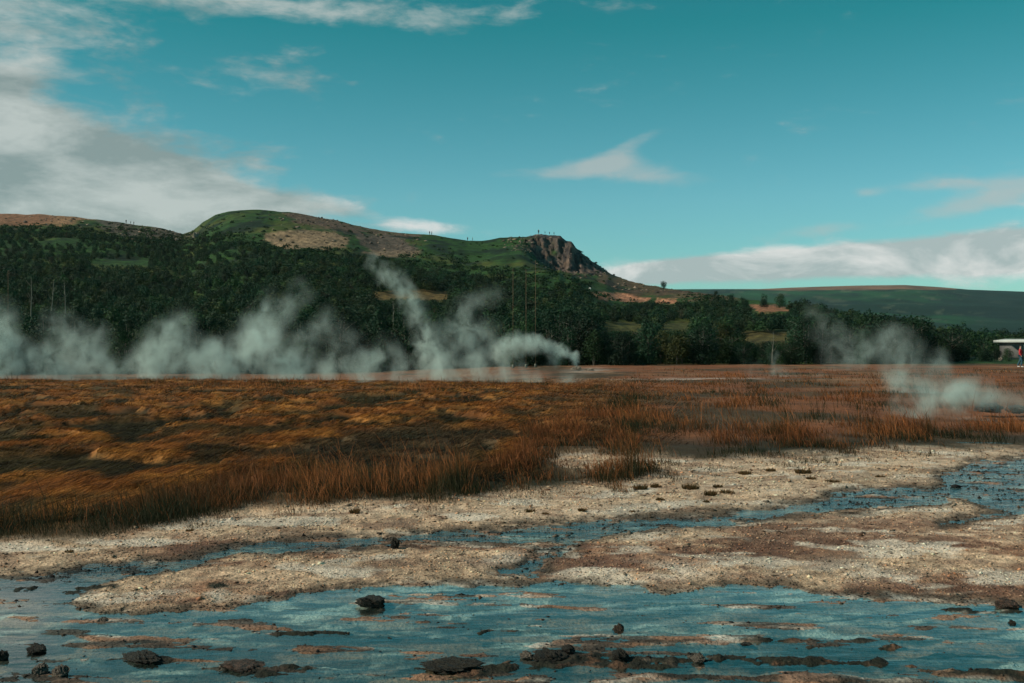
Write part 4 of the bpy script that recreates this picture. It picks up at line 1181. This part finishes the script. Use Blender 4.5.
steam('steam_plume', 'tall curling steam column in front of the wood', 70, [(436, 362, 22, 1), (428, 340, 17, .8), (420, 322, 14, .8), (412, 303, 13, .9), (404, 288, 14, 1.), (388, 275, 12, .9), (371, 264, 10, .8)], 1.05, 1.4, seed=5)
steam('steam_plume', 'faint thin steam standing right of the tall column', 70, [(452, 332, 22, .8), (470, 310, 20, .7), (492, 296, 16, .55), (478, 342, 24, .8)], .5, 1.1, seed=6)
steam('steam_plume', 'bright dense steam jet blowing left from the pale crusted rock', 78, [(574, 358, 7, 1.8), (562, 352, 8, 1.6), (549, 348, 9, 1.5), (535, 345, 11, 1.4), (518, 344, 13, 1.2), (502, 350, 14, 1), (555, 362, 9, .6)], 1.25, 2.0, thr=.46, seed=7)
steam('steam_plume', 'spreading low steam under the bright jet', 49, [(405, 374, 17, .9), (440, 370, 20, 1), (475, 370, 21, 1.1), (508, 374, 20, 1), (540, 381, 18, .9), (572, 385, 16, .7), (460, 384, 14, .8)], .85, 1.2, seed=8)
steam('steam_plume', 'low veil of steam creeping over the meadow edge at far left', 47, [(-10, 379, 14, .8), (30, 381, 12, .7), (72, 379, 13, .9), (110, 381, 12, .7), (150, 380, 13, .8)], .55, 1.6, thr=.49, seed=13)
steam('steam_plume', 'low veil of steam creeping over the meadow edge below the broad bank', 47, [(200, 380, 13, .8), (240, 382, 12, .8), (280, 380, 13, .9), (320, 383, 13, .8), (365, 382, 14, .9), (410, 385, 14, .8)], .55, 1.6, thr=.49, seed=14)
steam('steam_plume', 'small upright wisp at the foot of the right wood', 60, [(775, 372, 9, 1), (775, 358, 7, .8), (790, 376, 12, .8), (815, 378, 10, .7), (755, 372, 14, .35)], .65, 1.3, seed=9)
steam('steam_plume', 'faint drifting steam rising high before the right wood', 75, [(845, 355, 26, .7), (825, 330, 20, .6), (812, 312, 12, .5), (870, 352, 24, .7), (900, 345, 20, .7), (890, 332, 16, .4)], .34, 1.1, seed=10)
steam('steam_plume', 'steam above the right spring, upper thin part', 38, [(888, 340, 18, .7), (912, 352, 18, .8), (938, 362, 15, .9), (898, 372, 20, 1.), (904, 392, 22, 1.1), (925, 402, 20, 1.), (935, 380, 20, .8)], .55, 1.5, thr=.49, seed=11)
steam('steam_plume', 'thick rounded steam lying over the right spring', 27.5, [(925, 398, 22, 1.), (950, 394, 24, 1.3), (972, 397, 22, 1.3), (994, 402, 18, 1.), (1018, 402, 20, .8), (908, 410, 20, .8), (1040, 398, 20, .8)], .85, 1.6, thr=.49, seed=12)

# ------------------------------------------------------------------ air
def haze():
    m, nt = newmat('air'); out = N(nt, 'ShaderNodeOutputMaterial'); pv = N(nt, 'ShaderNodeVolumePrincipled')
    pv.inputs['Color'].default_value = (.55, .85, .88, 1); pv.inputs['Density'].default_value = .00003; L(nt, pv.outputs[0], out.inputs['Volume'])
    o = MB().box((-5200, -60, -420), (5200, 6700, 320)).build('haze', m)
    tag(o, 'thin blue air over the land', None, None, 'stuff')
haze()

# ------------------------------------------------------------------ sky, sun
SUN_EL, SUN_AZ = 35., -103.     # azimuth from +Y towards -X (behind the hill's left)
SKYT = [(0, (.52, .94, 1.0)), (1, (.05, .40, .42)), (.13, (.45, .96, .92)), (.28, (.10, .80, .62)), (.5, (.10, .58, .52))]
def world():
    w = bpy.data.worlds.new('World'); bpy.context.scene.world = w; w.use_nodes = True
    nt = w.node_tree; nt.nodes.clear()
    out = N(nt, 'ShaderNodeOutputWorld'); bg = N(nt, 'ShaderNodeBackground'); bg.inputs['Strength'].default_value = .1
    sky = N(nt, 'ShaderNodeTexSky', sky_type='NISHITA'); sky.sun_disc = False
    sky.sun_elevation = math.radians(SUN_EL); sky.sun_rotation = math.radians(SUN_AZ)
    sky.air_density = 1.0; sky.dust_density = .3; sky.ozone_density = 1.0
    tint = N(nt, 'ShaderNodeMix', data_type='RGBA', blend_type='MULTIPLY'); tint.inputs[0].default_value = 1
    tint.inputs[7].default_value = (.52, .98, .66, 1)
    L(nt, sky.outputs[0], tint.inputs[6])
    tc = N(nt, 'ShaderNodeTexCoord'); sp = N(nt, 'ShaderNodeSeparateXYZ'); L(nt, tc.outputs['Generated'], sp.inputs[0])
    er = N(nt, 'ShaderNodeValToRGB'); L(nt, sp.outputs[2], er.inputs[0]); L(nt, er.outputs[0], tint.inputs[7])
    el_ = er.color_ramp.elements
    for i, (p_, c_) in enumerate(SKYT):
        q_ = el_[i] if i < 2 else el_.new(p_)
        q_.position = p_; q_.color = (*c_, 1)
    def math_(op, a, b=None, c=None):
        n = N(nt, 'ShaderNodeMath', operation=op)
        for i, v in enumerate((a, b, c)):
            if v is None: continue
            if isinstance(v, (int, float)): n.inputs[i].default_value = v
            else: L(nt, v, n.inputs[i])
        return n.outputs[0]
    az = math_('ARCTAN2', sp.outputs[0], sp.outputs[1]); el = math_('ARCSINE', sp.outputs[2])
    cm = N(nt, 'ShaderNodeCombineXYZ'); L(nt, az, cm.inputs[0]); L(nt, el, cm.inputs[1])
    def noise(scale, detail, rough=.55, stretch=(1, 3.2, 1), seed=0, dist=0, rot=0):
        mp = N(nt, 'ShaderNodeMapping'); mp.inputs['Scale'].default_value = stretch; mp.inputs['Location'].default_value = (seed, seed*.7, seed*.3); mp.inputs['Rotation'].default_value = (0, 0, rot)
        L(nt, cm.outputs[0], mp.inputs['Vector'])
        n = N(nt, 'ShaderNodeTexNoise'); n.inputs['Scale'].default_value = scale; n.inputs['Detail'].default_value = detail; n.inputs['Roughness'].default_value = rough; n.inputs['Distortion'].default_value = dist
        L(nt, mp.outputs[0], n.inputs['Vector']); return n.outputs['Fac']
    nA = noise(9, 9, .6, (1, 2.6, 1), 3.1, .4, .25); nB = noise(22, 6, .6, (1, 3.0, 1), 7.7, .2, .2)
    nz = math_('ADD', math_('MULTIPLY', math_('SUBTRACT', nA, .5), 1.35), math_('MULTIPLY', math_('SUBTRACT', nB, .5), 1.0))
    def rad(px, py):
        a = math.atan((px-512)/F); e = math.atan((HZ-py)/F*math.cos(a)); return a, e
    def blob(px, py, rx, ry, rot, w):
        a, e = rad(px, py); rx /= F; ry /= F; cr, sr = math.cos(rot), math.sin(rot)
        dx = math_('SUBTRACT', az, a); dy = math_('SUBTRACT', el, e)
        u = math_('DIVIDE', math_('ADD', math_('MULTIPLY', dx, cr), math_('MULTIPLY', dy, sr)), rx)
        v = math_('DIVIDE', math_('SUBTRACT', math_('MULTIPLY', dy, cr), math_('MULTIPLY', dx, sr)), ry)
        r2 = math_('ADD', math_('MULTIPLY', u, u), math_('MULTIPLY', v, v))
        return math_('MULTIPLY', math_('EXPONENT', math_('MULTIPLY', r2, -1.0)), w)
    def total(L_):
        acc = None
        for b in L_:
            o = blob(*b); acc = o if acc is None else math_('ADD', acc, o)
        return acc
    # grey left-hand clouds
    G = total([(70, 165, 180, 55, -.18, 1.15), (-220, 170, 220, 80, 0, 1.0), (190, 190, 130, 26, -.28, .55), (150, 215, 160, 20, 0, .7), (310, 205, 55, 9, -.1, .5), (0, 82, 55, 22, .5, .7), (20, 15, 90, 24, .15, .5),
               (300, 8, 230, 17, -.02, .62), (230, 75, 120, 35, -.1, .26), (-300, 30, 200, 70, 0, .5)])
    # whiter clouds
    Wt = total([(820, 262, 200, 15, .06, 1.6), (1040, 252, 150, 19, .05, 1.5), (670, 271, 80, 10, .08, 1.2), (430, 227, 60, 7, -.1, .75), (345, 205, 50, 8, -.2, .4), (1300, 220, 200, 40, 0, .8)])
    Th = total([(575, 169, 60, 9, .12, .6), (612, 161, 40, 8, .3, .5), (660, 175, 55, 11, -.08, .62), (632, 143, 40, 7, .35, .55), (820, 230, 48, 8, .12, .6), (1000, 197, 75, 11, .22, .8), (975, 183, 70, 6, .0, .5), (868, 193, 16, 5, 0, .6)])
    def cover(f, lo, hi, amp):
        m = N(nt, 'ShaderNodeMapRange', interpolation_type='SMOOTHSTEP'); m.inputs['From Min'].default_value = lo; m.inputs['From Max'].default_value = hi
        g = math_('MULTIPLY_ADD', nz, amp, f); L(nt, g, m.inputs['Value']); return m.outputs[0]
    cG = math_('MULTIPLY', cover(G, .22, 1.0, 1.1), .9); cW = math_('MULTIPLY', cover(Wt, .26, 1.0, .95), .95)
    cT = math_('MULTIPLY', cover(Th, .12, 1.0, .9), .68)
    nC = noise(9, 7, .6, (1, 2.8, 1), 11, .15, .25)
    def cloudcol(a, b, f, lo, hi):
        m = N(nt, 'ShaderNodeMapRange'); m.inputs['From Min'].default_value = lo; m.inputs['From Max'].default_value = hi; L(nt, f, m.inputs['Value'])
        x = N(nt, 'ShaderNodeMix', data_type='RGBA'); L(nt, m.outputs[0], x.inputs[0]); x.inputs[6].default_value = (*a, 1); x.inputs[7].default_value = (*b, 1); return x.outputs[2]
    colG = cloudcol((2.6, 3.2, 3.1), (5.4, 5.8, 5.5), nC, .38, .62)
    colW = cloudcol((4.2, 4.9, 4.9), (7.6, 7.6, 7.4), nA, .42, .58)
    m1 = N(nt, 'ShaderNodeMix', data_type='RGBA'); L(nt, cG, m1.inputs[0]); L(nt, tint.outputs[2], m1.inputs[6]); L(nt, colG, m1.inputs[7])
    m2 = N(nt, 'ShaderNodeMix', data_type='RGBA'); L(nt, cW, m2.inputs[0]); L(nt, m1.outputs[2], m2.inputs[6]); L(nt, colW, m2.inputs[7])
    m3 = N(nt, 'ShaderNodeMix', data_type='RGBA'); L(nt, cT, m3.inputs[0]); L(nt, m2.outputs[2], m3.inputs[6]); m3.inputs[7].default_value = (4.9, 5.1, 4.9, 1)
    L(nt, m3.outputs[2], bg.inputs['Color']); L(nt, bg.outputs[0], out.inputs['Surface'])
world()
sl = bpy.data.lights.new('sun', 'SUN'); sl.energy = 4.1; sl.angle = math.radians(.5); sl.color = (1, .87, .70)
so = bpy.data.objects.new('sun', sl); C.objects.link(so)
e, a = math.radians(SUN_EL), math.radians(SUN_AZ)
d = Vector((math.sin(a)*math.cos(e), math.cos(a)*math.cos(e), math.sin(e)))   # towards the sun
so.rotation_euler = d.to_track_quat('Z', 'Y').to_euler(); so.location = (0, 0, 50)

cam = bpy.data.cameras.new('camera'); cam.lens = F/1024*36; cam.sensor_width = 36; cam.clip_start = .05; cam.clip_end = 12000
co = bpy.data.objects.new('camera', cam); C.objects.link(co); co.location = (0, 0, CAMZ)
co.rotation_euler = (math.radians(90)+math.atan((HZ-341.5)/F), 0, 0)
sc = bpy.context.scene; sc.camera = co
sc.render.engine = 'CYCLES'
sc.view_settings.view_transform = 'Standard'; sc.view_settings.look = 'None'; sc.view_settings.exposure = 0; sc.view_settings.gamma = 1
cy = sc.cycles
cy.use_denoising = True; cy.max_bounces = 5; cy.diffuse_bounces = 2; cy.glossy_bounces = 2; cy.transparent_max_bounces = 8; cy.volume_bounces = 1; cy.transmission_bounces = 2
cy.volume_step_rate = 1.5; cy.volume_max_steps = 96
cy.use_adaptive_sampling = True; cy.adaptive_threshold = .02
print('rest of wood', nrest)
